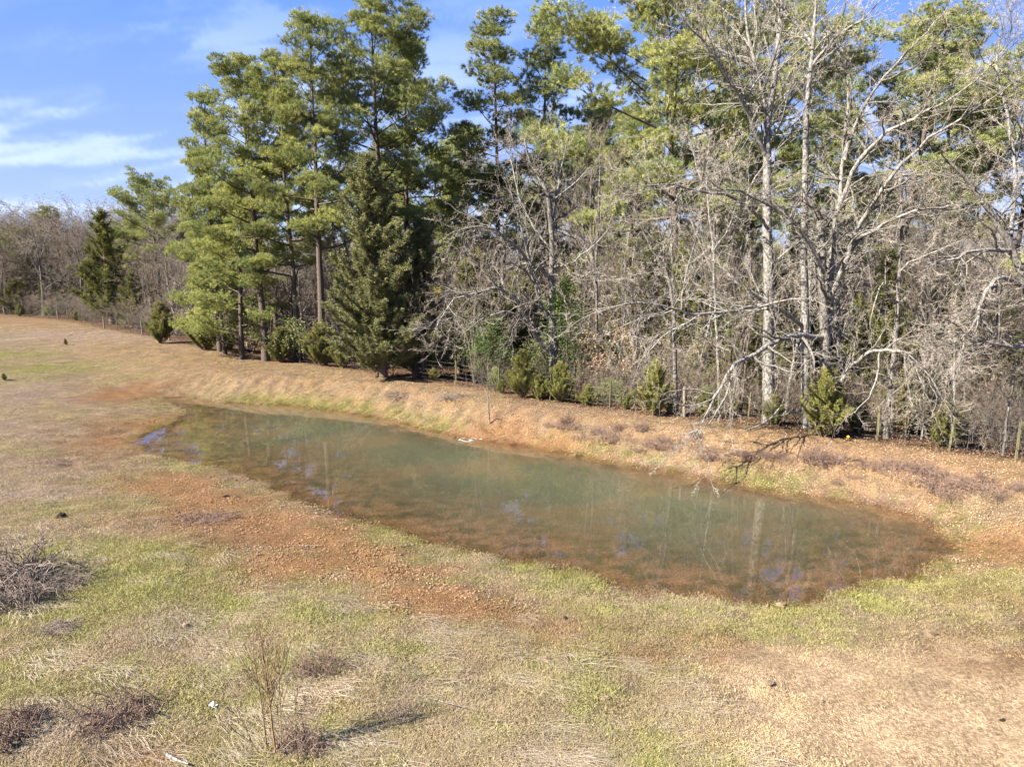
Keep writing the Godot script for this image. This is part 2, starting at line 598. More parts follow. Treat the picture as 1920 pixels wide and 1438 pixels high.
func make_pine_clump() -> Proto:
	# a branchlet end with upswept shoots, each a bottle brush of long needles
	var p := Proto.new()
	for k in 17:
		var az := rnd(0, TAU)
		var rr := sqrt(rng.randf()) * 0.6
		var c := Vector3(cos(az) * rr, rnd(-0.13, 0.15) - rr * 0.12, sin(az) * rr)
		var ax := (Vector3(cos(az) * rr * 1.5, rnd(0.35, 1.0), sin(az) * rr * 1.5) + jit(0.3)).normalized()
		var len := rnd(0.16, 0.3)
		var u := ax.cross(Vector3(0.7, 0.1, 0.7)).normalized()
		var w := ax.cross(u)
		for j in 44:
			var b := rng.randf() * TAU
			var o := (u * cos(b) + w * sin(b))
			var s := c + ax * len * rng.randf()
			var nd := (o * rnd(0.55, 1.0) + ax * rnd(0.45, 1.0)).normalized()
			var l := rnd(0.16, 0.27)
			var sd := nd.cross(jit(1.0)).normalized() * rnd(0.0065, 0.0105)
			tri(p, s - sd, s + nd * l, s + sd)
	return p

func make_cedar_spray() -> Proto:
	# a ragged upswept plume of scale leaves, half a metre long, along +y
	var p := Proto.new()
	for k in 9:
		var t := k / 9.0
		var c := Vector3(rnd(-0.05, 0.05), t * 0.5, rnd(-0.05, 0.05))
		for s in 6:
			var az := rnd(0, TAU)
			var d := (Vector3(0, 1, 0) * rnd(0.4, 1.1) + dirv(az, 0) * rnd(0.5, 0.9)).normalized()
			var l := rnd(0.12, 0.25) * (1.15 - t * 0.6)
			var sd := d.cross(jit(1)).normalized() * rnd(0.012, 0.022)
			tri(p, c - sd, c + d * l, c + sd)
			var m := c + d * l * 0.5
			var d2 := (d + jit(0.9)).normalized()
			tri(p, m - sd * 0.7, m + d2 * l * 0.6, m + sd * 0.7)
	return p

func make_leaf_clump(leaf: float, count: int, droop: float) -> Proto:
	var p := Proto.new()
	for k in count:
		var c := dirv(rnd(0, TAU), rnd(-1.2, 1.5)) * pow(rng.randf(), 0.5) * 0.4
		var ax := (c.normalized() + jit(0.7) + Vector3(0, -droop, 0)).normalized()
		var sd := ax.cross(jit(1.0)).normalized()
		var l := leaf * rnd(0.7, 1.2)
		var nn := ax.cross(sd) * l * 0.08
		var a := c
		var b := c + ax * l * 0.45 + sd * l * 0.24 + nn
		var d := c + ax * l * 0.45 - sd * l * 0.24 + nn
		var e := c + ax * l
		tri(p, a, b, e); tri(p, a, e, d)
	return p

func walk(p0: Vector3, dir: Vector3, length: float, segs: int, wig: float, trop: float) -> PackedVector3Array:
	var path := PackedVector3Array([p0])
	var d := dir.normalized()
	var p := p0
	for k in segs:
		d = (d + jit(wig) + Vector3(0, trop, 0)).normalized()
		p += d * length / segs
		path.append(p)
	return path

func along(path: PackedVector3Array, t: float) -> Array:
	var f := clampf(t, 0.0, 0.999) * (path.size() - 1)
	var k := int(f)
	return [path[k].lerp(path[k + 1], f - k), (path[k + 1] - path[k]).normalized()]

func path_length(path: PackedVector3Array) -> float:
	var l := 0.0
	for k in path.size() - 1:
		l += path[k].distance_to(path[k + 1])
	return l

func spray_on(acc: Acc, p: Vector3, d: Vector3, size: float, kinds: Array[Proto], c := Color.WHITE) -> void:
	var y := d.normalized()
	var x := y.cross(Vector3(0.2, 0.3, 0.93)).normalized()
	var b := Basis(x, y, x.cross(y)).rotated(y, rnd(0, TAU)).scaled(Vector3.ONE * size)
	stamp(acc, kinds[rng.randi() % kinds.size()], Transform3D(b, p), c)

# children along a limb: branches, then twigs, then sprays of fine twigs
func branch_out(acc: Acc, path: PackedVector3Array, r0: float, r1: float, level: int, o: Dictionary) -> void:
	var l := path_length(path)
	var n := int(l * float(o.density[level]) + rng.randf())
	n = maxi(n, 2)
	for k in n:
		var t := lerpf(float(o.start) if level == 0 else 0.18, 1.0, (k + rng.randf()) / n)
		var ad := along(path, t)
		var d: Vector3 = ad[1]
		var side := d.cross(jit(1.0)).normalized()
		var ang := rnd(0.5, 1.15)
		var nd := (d * cos(ang) + side * sin(ang) + Vector3(0, float(o.lift), 0)).normalized()
		var nl := clampf(l * rnd(0.3, 0.6) * (1.15 - 0.6 * t), 0.25, float(o.longest) * (1.0 - 0.25 * level))
		var nr := clampf(lerpf(r0, r1, t) * rnd(0.4, 0.65), 0.005, 0.12)
		if level >= int(o.depth) - 1 or nl < 0.5:
			spray_on(acc, ad[0], nd, clampf(nl, 0.5, 1.25) * float(o.spray), twig_sprays)
			continue
		var cp := walk(ad[0], nd, nl, 5, float(o.wig), float(o.trop))
		tube(acc, cp, nr, maxf(nr * 0.35, 0.005), 4 if nr > 0.02 else 3)
		branch_out(acc, cp, nr, nr * 0.4, level + 1, o)
	# the limb ends in a spray too
	var e := along(path, 1.0)
	if r1 < 0.05:
		spray_on(acc, path[path.size() - 1], e[1], float(o.spray), twig_sprays)

func make_bare_tree(called: String, h: float, r: float, kind: String, o: Dictionary) -> Node3D:
	var root := thing(called, Vector3.ZERO)
	root.set_meta("stem", called)
	var tr := Acc.new()
	var cr := Acc.new()
	var stems := int(o.get("stems", 1))
	for s in stems:
		var lean := Vector3(rnd(-1, 1), 0, rnd(-1, 1)) * (0.08 if stems == 1 else 0.28)
		var sh := h * rnd(0.8, 1.0) if s else h
		var sr := r * (1.0 if s == 0 else rnd(0.5, 0.8))
		var path := walk(Vector3(lean.x, -0.3, lean.z) * (1.0 if stems > 1 else 0.0) + Vector3(0, -0.3, 0), Vector3(lean.x, 1, lean.z), sh * float(o.get("trunk", 0.8)), 12, 0.09, 0.05)
		tube(tr, path, sr, sr * 0.25, 8, 0.5)
		var n := int(o.limbs)
		for k in n:
			var t := lerpf(float(o.first), 1.0, (k + rng.randf() * 0.8) / n)
			var ad := along(path, t)
			var az := k * 2.4 + rnd(-0.5, 0.5)
			var el: float = rnd(0.35, 0.9) + 0.35 * t
			var l := sh * float(o.reach) * (1.15 - 0.75 * t) * rnd(0.75, 1.2)
			var nr := sr * (1.0 - 0.75 * t) * rnd(0.4, 0.6)
			var lp := walk(ad[0], dirv(az, el), l, 8, float(o.wig) * 0.7, float(o.trop))
			tube(cr, lp, nr, maxf(nr * 0.22, 0.008), 6)
			branch_out(cr, lp, nr, nr * 0.25, 0, o)
	part("trunk", mesh_of(tr, M[kind + "_bark"]), root)
	part("crown", mesh_of(cr, M[kind + "_bark"], M[kind + "_twig"]), root, "stuff")
	return root

func make_pine(h: float, r: float, base: float, width: float, limbs: int, shape: float, tone: float) -> Node3D:
	# shape: 0 a cone with boughs low down, 1 an open rounded top on a long bole
	var root := thing("pine_tree", Vector3.ZERO)
	root.set_meta("stem", "pine_tree")
	var tr := Acc.new()
	var br := Acc.new()
	var places: Array[Transform3D] = []
	var tints := PackedColorArray()
	var path := walk(Vector3(0, -0.3, 0), Vector3(rnd(-0.03, 0.03), 1, rnd(-0.03, 0.03)), h * 0.985, 16, 0.025, 0.02)
	tube(tr, path, r, r * 0.12, 9, 0.35)
	for k in limbs:
		var f := (k + rng.randf()) / limbs
		var t := lerpf(base, 0.99, pow(f, 0.85))
		var q := (t - base) / (1.0 - base)
		var prof := lerpf(1.0 - 0.86 * q, 0.45 + 0.75 * sin(clampf(q * 0.9 + 0.12, 0, 1) * PI), shape) if shape > 0.0 else 1.0 - 0.86 * q
		prof = minf(prof, (1.0 - q) * 3.2 + 0.12)
		var l := width * prof * rnd(0.5, 1.45)
		var ad := along(path, t)
		var az := k * 2.39996 + rnd(-0.6, 0.6)
		var el := lerpf(-0.12, 0.75, q) + rnd(-0.15, 0.2)
		var lp := walk(ad[0], dirv(az, el), l, 7, 0.12, 0.06)
		var nr := clampf(r * 0.32 * (1.1 - q), 0.018, 0.1)
		tube(br, lp, nr, 0.01, 5)
		var n := int(l * 2.1) + 2
		for j in n:
			var tt := lerpf(0.3 + 0.12 * (1.0 - q), 1.0, (j + rng.randf()) / n)
			var e := along(lp, tt)
			var d: Vector3 = e[1]
			var side := d.cross(Vector3.UP).normalized() * (1.0 if j % 2 else -1.0)
			var bl := l * rnd(0.12, 0.34) * (1.2 - 0.8 * tt) + 0.12
			var bp := walk(e[0], d * 0.7 + side * rnd(0.5, 1.0) + Vector3(0, rnd(-0.05, 0.3), 0), bl, 3, 0.15, 0.1)
			tube(br, bp, 0.014, 0.007, 3)
			var c := needle_color(tone)
			places.append(upright(bp[3], (Vector3.UP + d * 0.5 + jit(0.25)), rnd(0.5, 1.05))); tints.append(c)
			if bl > 0.75:
				places.append(upright(bp[2] + jit(0.15), (Vector3.UP + d * 0.4 + jit(0.3)), rnd(0.5, 0.85))); tints.append(c * rnd(0.85, 1.1))
		places.append(upright(lp[7], Vector3.UP + (lp[7] - lp[6]), rnd(0.6, 0.95))); tints.append(needle_color(tone))
	part("trunk", mesh_of(tr, M.pine_bark), root)
	part("limbs", mesh_of(br, M.pine_bark), root, "stuff")
	var mm := MultiMesh.new()
	mm.transform_format = MultiMesh.TRANSFORM_3D
	mm.use_colors = true
	mm.mesh = proto_mesh(pine_clumps[rng.randi() % pine_clumps.size()], M.needles)
	mm.instance_count = places.size()
	for k in places.size():
		mm.set_instance_transform(k, places[k])
		mm.set_instance_color(k, tints[k])
	var crown := MultiMeshInstance3D.new()
	crown.name = "crown"
	crown.multimesh = mm
	root.add_child(crown, true)
	crown.set_meta("kind", "stuff")
	return root

func upright(p: Vector3, d: Vector3, size: float) -> Transform3D:
	var y := d.normalized()
	var x := y.cross(Vector3(0.2, 0.3, 0.93)).normalized()
	var b := Basis(x, y, x.cross(y)).rotated(y, rnd(0, TAU))
	return Transform3D(b.scaled_local(Vector3(size * rnd(0.85, 1.15), size * rnd(0.8, 1.2), size)), p)

func needle_color(tone: float) -> Color:
	var warm := clampf(0.5 + rng.randfn(0.0, 0.3) + (tone - 1.0), 0.0, 1.0)
	var c := Color(0.135, 0.172, 0.07).lerp(Color(0.31, 0.31, 0.1), warm)
	return c * (tone * rnd(0.9, 1.3))

func make_cedar(called: String, h: float, width: float, limbs: int, c0: Color, c1: Color, skirt := 0.0, up := 0.15) -> Node3D:
	var root := thing(called, Vector3.ZERO)
	root.set_meta("stem", called)
	var tr := Acc.new()
	var cr := Acc.new()
	var path := walk(Vector3(0, -0.2, 0), Vector3(0, 1, 0), h * 0.95, 8, 0.03, 0.05)
	tube(tr, path, h * 0.016 + 0.02, 0.012, 7, 0.3)
	for k in limbs:
		var f := (k + rng.randf()) / limbs
		var t := lerpf(0.03 + skirt, 1.0, pow(f, 1.25))
		var q := t
		var l := width * pow(1.0 - q, 0.55) * rnd(0.45, 1.3) * lerpf(0.9, 1.0, smoothstep(0.0, 0.2, q)) + 0.1
		var ad := along(path, t)
		var az := k * 2.39996 + rnd(-0.5, 0.5)
		var lp := walk(ad[0], dirv(az, lerpf(up, 1.1, q) + rnd(-0.15, 0.25)), l, 4, 0.12, 0.12)
		tube(cr, lp, 0.012 + 0.01 * l, 0.004, 3)
		var n := int(l * (5.0 if h > 5.0 else 9.0)) + 2
		for j in n:
			var tt := lerpf(0.25, 1.0, (j + rng.randf()) / n)
			var e := along(lp, tt)
			var d: Vector3 = e[1]
			var nd := (d * rnd(0.4, 1.0) + jit(0.7) + Vector3(0, 0.3 + up * 0.8, 0)).normalized()
			spray_on(cr, e[0], nd, rnd(0.75, 1.25) * clampf(0.38 + h * 0.06, 0.5, 1.2), cedar_sprays, c0.lerp(c1, rng.randf()) * rnd(0.85, 1.15))
	spray_on(cr, path[8], Vector3.UP, 1.0, cedar_sprays, c1)
	part("trunk", mesh_of(tr, M.cedar_bark), root)
	part("crown", mesh_of(cr, M.cedar_bark, M.needles), root, "stuff")
	return root

func make_thicket(called: String, h: float, spread: float, stems: int, kind: String, brown_leaves: int, leaf_c := Color(0.35, 0.2, 0.11)) -> Node3D:
	var root := thing(called, Vector3.ZERO)
	root.set_meta("stem", called)
	var st := Acc.new()
	var lf := Acc.new()
	var o := {"density": [2.2, 2.5], "start": 0.2, "lift": 0.12, "longest": 1.3, "depth": 2, "spray": 0.75, "wig": 0.28, "trop": 0.03}
	for k in stems:
		var az := rnd(0, TAU)
		var rr := sqrt(rng.randf()) * spread
		var b := Vector3(cos(az) * rr, -0.15, sin(az) * rr)
		var path := walk(b, dirv(rnd(0, TAU), rnd(0.9, 1.5)), h * rnd(0.45, 1.0), 6, 0.16, 0.03)
		var r := rnd(0.01, 0.028)
		tube(st, path, r, 0.006, 4)
		branch_out(st, path, r, 0.006, 0, o)
	for k in brown_leaves:
		var az := rnd(0, TAU)
		var rr := sqrt(rng.randf()) * spread
		stamp(lf, leaf_clumps[rng.randi() % leaf_clumps.size()], Transform3D(Basis.from_euler(jit(3)).scaled(Vector3.ONE * rnd(0.6, 1.1)), Vector3(cos(az) * rr, h * rnd(0.15, 0.85), sin(az) * rr)), leaf_c * rnd(0.7, 1.3))
	part("stems", mesh_of(st, M[kind + "_bark"], M[kind + "_twig"]), root, "stuff")
	if brown_leaves: part("foliage", mesh_of(lf, M.leaf, M.leaf), root, "stuff")
	return root

func make_leafy_shrub(called: String, h: float, w: float, clumps: int, c0: Color, c1: Color) -> Node3D:
	var root := thing(called, Vector3.ZERO)
	root.set_meta("stem", called)
	var st := Acc.new()
	var lf := Acc.new()
	for k in 7:
		var p := walk(Vector3(rnd(-0.2, 0.2), -0.15, rnd(-0.2, 0.2)), dirv(rnd(0, TAU), rnd(0.9, 1.4)), h * 0.8, 5, 0.15, 0.05)
		tube(st, p, 0.035, 0.01, 5)
	for k in clumps:
		var d := dirv(rnd(0, TAU), rnd(-0.8, 1.5))
		var rr := pow(rng.randf(), 0.4)
		var p := Vector3(d.x * w * rr, h * 0.55 + d.y * h * 0.45 * rr, d.z * w * rr)
		p += Vector3(nz.get_noise_3d(p.x * 9, p.y * 9, p.z * 9), 0, nz.get_noise_3d(p.x * 9 + 50, p.y * 9, p.z * 9)) * w * 0.6
		stamp(lf, leaf_clumps[rng.randi() % leaf_clumps.size()], Transform3D(Basis.from_euler(jit(3)).scaled(Vector3.ONE * rnd(0.6, 1.0)), p), c0.lerp(c1, rng.randf()))
	part("stems", mesh_of(st, M.brown_bark), root)
	part("foliage", mesh_of(lf, M.leaf, M.leaf), root, "stuff")
	return root

func make_bramble(called: String, w: float, h: float, canes: int, m: Material) -> Node3D:
	var root := thing(called, Vector3.ZERO)
	root.set_meta("stem", called)
	var p := Proto.new()
	for k in canes:
		var az := rnd(0, TAU)
		var q := Vector3(cos(az), 0, sin(az)) * sqrt(rng.randf()) * w * 0.8 + Vector3(0, -0.03, 0)
		var d := dirv(rnd(0, TAU), rnd(0.3, 1.3))
		var l := rnd(0.5, 1.3) * h
		for s in 4:
			var q2 := q + d * l * 0.28
			ribbon3(p, q, q2, 0.0095 - s * 0.0015, 0.008 - s * 0.0015 if s < 3 else 0.0)
			if rng.randf() < 0.7:
				ribbon3(p, q2, q2 + (d + jit(1.1)).normalized() * l * 0.25, 0.006, 0.0)
			q = q2
			d = (d + jit(0.25) + Vector3(0, -0.38, 0)).normalized()
	part("canes", proto_mesh(p, m), root, "stuff")
	return root

# ---------------------------------------------------------------- traced trees of the right bank and the middle
func smooth_path(pts: Array, base: Vector3, wob: float) -> PackedVector3Array:
	# each entry: column, row, depth in metres
	var c := PackedVector3Array()
	for p in pts:
		c.append(at(p[0], p[1], p[2]) - base)
	var out := PackedVector3Array()
	for k in c.size() - 1:
		var p0 := c[maxi(k - 1, 0)]
		var p3 := c[mini(k + 2, c.size() - 1)]
		for s in 3:
			var q := c[k].cubic_interpolate(c[k + 1], p0, p3, s / 3.0)
			out.append(q + (jit(wob) if k + s > 0 else Vector3.ZERO))
	out.append(c[c.size() - 1])
	return out

func traced_tree(called: String, base: Vector3, kind: String, trunk: Array, r0: float, r1: float, limbs: Array, o: Dictionary) -> Node3D:
	var root := thing(called, base)
	root.set_meta("stem", called)
	var tr := Acc.new()
	var cr := Acc.new()
	var limb_bark: Material = M[str(o.get("limb", kind)) + "_bark"]
	var path := smooth_path(trunk, base, 0.03)
	path.insert(0, Vector3(path[0].x, minf(path[0].y, 0.0) - 0.4, path[0].z))
	tube(tr, path, r0, r1, 10, 0.35)
	part("trunk", mesh_of(tr, M[kind + "_bark"]), root)
	branch_out(cr, path.slice(path.size() / 2), r0 * 0.3, r1, 0, o)
	for l in limbs:
		var la := Acc.new()
		var lp := smooth_path(l[2], base, 0.05)
		tube(la, lp, l[0] * 0.8, l[1] * 0.7, 7)
		part("limb", mesh_of(la, limb_bark), root)
		branch_out(cr, lp, l[0], l[1], 0, o)
	part("crown", mesh_of(cr, M[kind + "_bark"], M[kind + "_twig"]), root, "stuff")
	return root

# ---------------------------------------------------------------- scattered ground cover
func patch_green() -> Proto:
	var p := Proto.new()
	for k in 110:
		var c := Vector3(rng.randfn(0, 0.17), -0.01, rng.randfn(0, 0.17))
		var d := dirv(rnd(0, TAU), rnd(0.25, 1.2))
		var l := rnd(0.03, 0.085)
		var sd := d.cross(jit(1)).normalized() * rnd(0.004, 0.008)
		tri(p, c - sd, c + d * l, c + sd)
	return p

func patch_straw(long: bool) -> Proto:
	var p := Proto.new()
	for k in (22 if long else 26):
		var c := Vector3(rng.randfn(0, 0.22), rnd(0.0, 0.03), rng.randfn(0, 0.2))
		var az := rng.randfn(0.55, 0.35) if long else rnd(0, TAU)
		var d := dirv(az, rnd(-0.04, 0.22))
		var l := rnd(0.22, 0.6) if long else rnd(0.06, 0.2)
		var sd := d.cross(Vector3.UP).normalized() * rnd(0.0025, 0.0045)
		var m := c + d * l * 0.5 + Vector3(0, 0.015, 0)
		tri(p, c - sd, m, c + sd)
		tri(p, m - sd, c + d * l + Vector3(0, -0.02, 0), m + sd)
		tri(p, c - sd, m - sd, m + sd)
	return p

func patch_clods() -> Proto:
	var p := Proto.new()
	for k in 9:
		var c := Vector3(rng.randfn(0, 0.22), 0.0, rng.randfn(0, 0.22))
		lump(p, c, Vector3(rnd(0.015, 0.05), rnd(0.012, 0.035), rnd(0.015, 0.05)), 0.35)
	return p

func lump(p: Proto, c: Vector3, r: Vector3, rough: float) -> void:
	var ring := []
	for j in 3:
		var el: float = [-0.3, 0.45, 1.0][j]
		var row := []
		for k in 6:
			row.append(c + dirv(k * TAU / 6.0 + j * 0.5, el) * r * rnd(1.0 - rough, 1.0 + rough))
		ring.append(row)
	var top := c + Vector3(0, r.y * 1.05, 0)
	for k in 6:
		var k2 := (k + 1) % 6
		quad(p, ring[0][k], ring[1][k], ring[1][k2], ring[0][k2])
		quad(p, ring[1][k], ring[2][k], ring[2][k2], ring[1][k2])
		tri(p, ring[2][k], top, ring[2][k2])

func patch_leaves() -> Proto:
	var p := Proto.new()
	for k in 14:
		var c := Vector3(rng.randfn(0, 0.3), rnd(0.0, 0.02), rng.randfn(0, 0.3))
		var az := rnd(0, TAU)
		var l := rnd(0.05, 0.11)
		var ax := dirv(az, rnd(-0.1, 0.5))
		var sd := ax.cross(dirv(rnd(0, TAU), 1.2)).normalized() * l * 0.33
		var curl := Vector3(0, l * 0.2, 0)
		tri(p, c, c + ax * l * 0.5 + sd + curl, c + ax * l)
		tri(p, c, c + ax * l, c + ax * l * 0.5 - sd + curl)
	return p

func multi(called: String, protos: Array, m: Material, label: String) -> Dictionary:
	var root := thing(called, Vector3.ZERO)
	tag(root, label, "", "", "stuff")
	return {"root": root, "protos": protos, "m": m, "t": [], "c": [], "called": called}

func put(s: Dictionary, x: float, z: float, size: float, c: Color, aligned := false) -> void:
	var y := height(x, z)
	var e := 0.25
	var nn := Vector3(height(x - e, z) - height(x + e, z), 2.0 * e, height(x, z - e) - height(x, z + e)).normalized()
	var b := Basis(Quaternion(Vector3.UP, nn)) * Basis(Vector3.UP, rnd(-0.35, 0.35) if aligned else rnd(0, TAU))
	s.t.append(Transform3D(b.scaled_local(Vector3(size, size * rnd(0.8, 1.2), size)), Vector3(x, y, z)))
	s.c.append(c)

func finish(s: Dictionary) -> void:
	var k: int = s.protos.size()
	for j in k:
		var mm := MultiMesh.new()
		mm.transform_format = MultiMesh.TRANSFORM_3D
		mm.use_colors = true
		mm.mesh = proto_mesh(s.protos[j], s.m)
		var mine := range(j, s.t.size(), k)
		mm.instance_count = mine.size()
		var q := 0
		for i in mine:
			mm.set_instance_transform(q, s.t[i])
			mm.set_instance_color(q, s.c[i])
			q += 1
		var o := MultiMeshInstance3D.new()
		o.name = str(s.called) + "_tuft"
		o.multimesh = mm
		s.root.add_child(o, true)
		o.set_meta("kind", "stuff")

func scatter_cover() -> void:
	var gr := multi("grass", [patch_green(), patch_green(), patch_green()], M.blade, "short green winter grass in patches over the pasture and pond edge")
	var sl := multi("dead_stalks", [patch_straw(true), patch_straw(true), patch_straw(true)], M.blade, "pale dead grass stalks lying flat over the pasture")
	var ss := multi("thatch", [patch_straw(false), patch_straw(false), patch_straw(false)], M.blade, "short tan thatch of dry grass covering the pasture")
	var cl := multi("clods", [patch_clods(), patch_clods()], M.litter, "crumbled clods of red clay on the bare ground")
	var lv := multi("leaf_litter", [patch_leaves(), patch_leaves(), patch_leaves()], M.litter, "fallen brown leaves along the dam and under the trees")
	for k in 78000:
		var r := 8.6 + 90.0 * pow(rng.randf(), 1.2)
		var th := rnd(-0.66, 0.66)
		var x := sin(th) * r
		var z := -cos(th) * r
		var d := pond_distance(x, z)
		if d < 0.05: continue
		var s := fence_side(x, z)
		var c := ground_color(x, z) * 0.87
		var big := 1.0 + r * 0.012
		var q := rng.randf()
		var bare := bareness(x, z, d, s)
		if s < 0.3:
			if q < 0.5:
				put(lv, x, z, 0.9, Color(0.2, 0.125, 0.08) * rnd(0.5, 1.3))
			continue
		if bare > 0.2 and q < 0.55 + bare * 0.45:
			if q < 0.3: put(cl, x, z, rnd(0.3, 0.8), Color(c.r, c.g, c.b) * rnd(0.55, 0.95))
			continue
		var onbank := s < 5.0 and d < 4.5 and x > 0.0
		if onbank and q < 0.28:
			put(lv, x, z, 0.55, Color(0.27, 0.19, 0.125) * rnd(0.3, 1.05))
			continue
		var tan := blob_sum("tan", x, z)
		if rng.randf() < tan * 1.3: continue
		var greenish := clampf((c.g - c.r * 0.78) / maxf(c.r, 0.02) * 4.5, 0.0, 1.0)
		if q < 0.25 + 0.6 * greenish:
			var gc := Color(c.r * 1.08, c.g * 1.12, c.b * 0.9).lerp(Color(0.24, 0.195, 0.11), 0.4 * (1.0 - greenish)) * rnd(0.8, 1.15)
			put(gr, x, z, big * rnd(0.5, 1.0), gc)
		elif s < 8.0 and d < 9.0 and rng.randf() < 0.72:
			if q > 0.5: put(lv, x, z, 0.6, Color(c.r, c.g, c.b) * rnd(0.5, 1.3))
		elif q < 0.8:
			put(ss, x, z, big * rnd(0.4, 0.8), Color(c.r * 1.2, c.g * 1.2, c.b * 1.2).lerp(Color(0.30, 0.23, 0.15), 0.3) * rnd(0.65, 1.15))
		elif q < 0.93 and d > 3.0 and nz_mid.get_noise_2d(x * 0.9 + 200.0, z * 0.9) > 0.05 and s > 9.0 and tan < 0.4:
			put(sl, x, z, rnd(0.5, 1.0), Color(0.42, 0.35, 0.26) * rnd(0.75, 1.15), true)
	finish(gr); finish(sl); finish(ss); finish(cl); finish(lv)

# ---------------------------------------------------------------- sky
func build_sky(env: Environment) -> void:
	var w := 2048
	var h := 1024
	var im := Image.create(w, h, false, Image.FORMAT_RGBAF)
	im.fill(Color(0, 0, 0, 0))
	var a := FastNoiseLite.new()
	a.seed = 70; a.frequency = 1.5; a.fractal_octaves = 5; a.domain_warp_enabled = true
	a.domain_warp_amplitude = 0.5; a.domain_warp_frequency = 1.2
	var b := FastNoiseLite.new()
	b.seed = 87; b.frequency = 0.8; b.fractal_octaves = 2
	for j in range(200, h / 2 - 4):
		var el := (0.5 - (j + 0.5) / h) * PI
		var y := sin(el)
		var ce := cos(el)
		for i in w:
			var az := ((i + 0.5) / w) * TAU
			var dx := sin(az) * ce
			var dz := -cos(az) * ce
			# thin cirrus on a high sheet: wisps drawn out across the sky
			var f := 1.0 / (y + 0.16)
			var px := dx * f
			var pz := dz * f
			var n := a.get_noise_2d(px * 0.75 + pz * 0.3, pz * 2.1 - px * 0.6)
			var m := b.get_noise_2d(px, pz)
			var q := smoothstep(-0.1, 0.62, n + m * 0.55 + 0.06)
			q = q * q * 0.75 + 0.2 * smoothstep(-0.3, 0.6, n)
			q *= smoothstep(0.0, 0.07, y)
			if q > 0.003:
				im.set_pixel((i + w / 2) % w, j, Color(0.27, 0.27, 0.28, q * 0.27 * (1.0 - 0.6 * smoothstep(0.2, 0.34, y))))
	var sm := ProceduralSkyMaterial.new()
	sm.sky_top_color = Color(0.025, 0.073, 0.24).linear_to_srgb()
	sm.sky_horizon_color = Color(0.15, 0.185, 0.235).linear_to_srgb()
	sm.sky_curve = 0.13
	sm.ground_horizon_color = Color(0.5, 0.5, 0.5).linear_to_srgb()
	sm.ground_bottom_color = Color(0.25, 0.2, 0.15).linear_to_srgb()
	sm.sun_angle_max = 12.0
	sm.sky_cover = ImageTexture.create_from_image(im)
	sm.sky_cover_modulate = Color(1, 1, 1, 1)
	var sky := Sky.new()
	sky.sky_material = sm
	env.background_mode = Environment.BG_SKY
	env.sky = sky

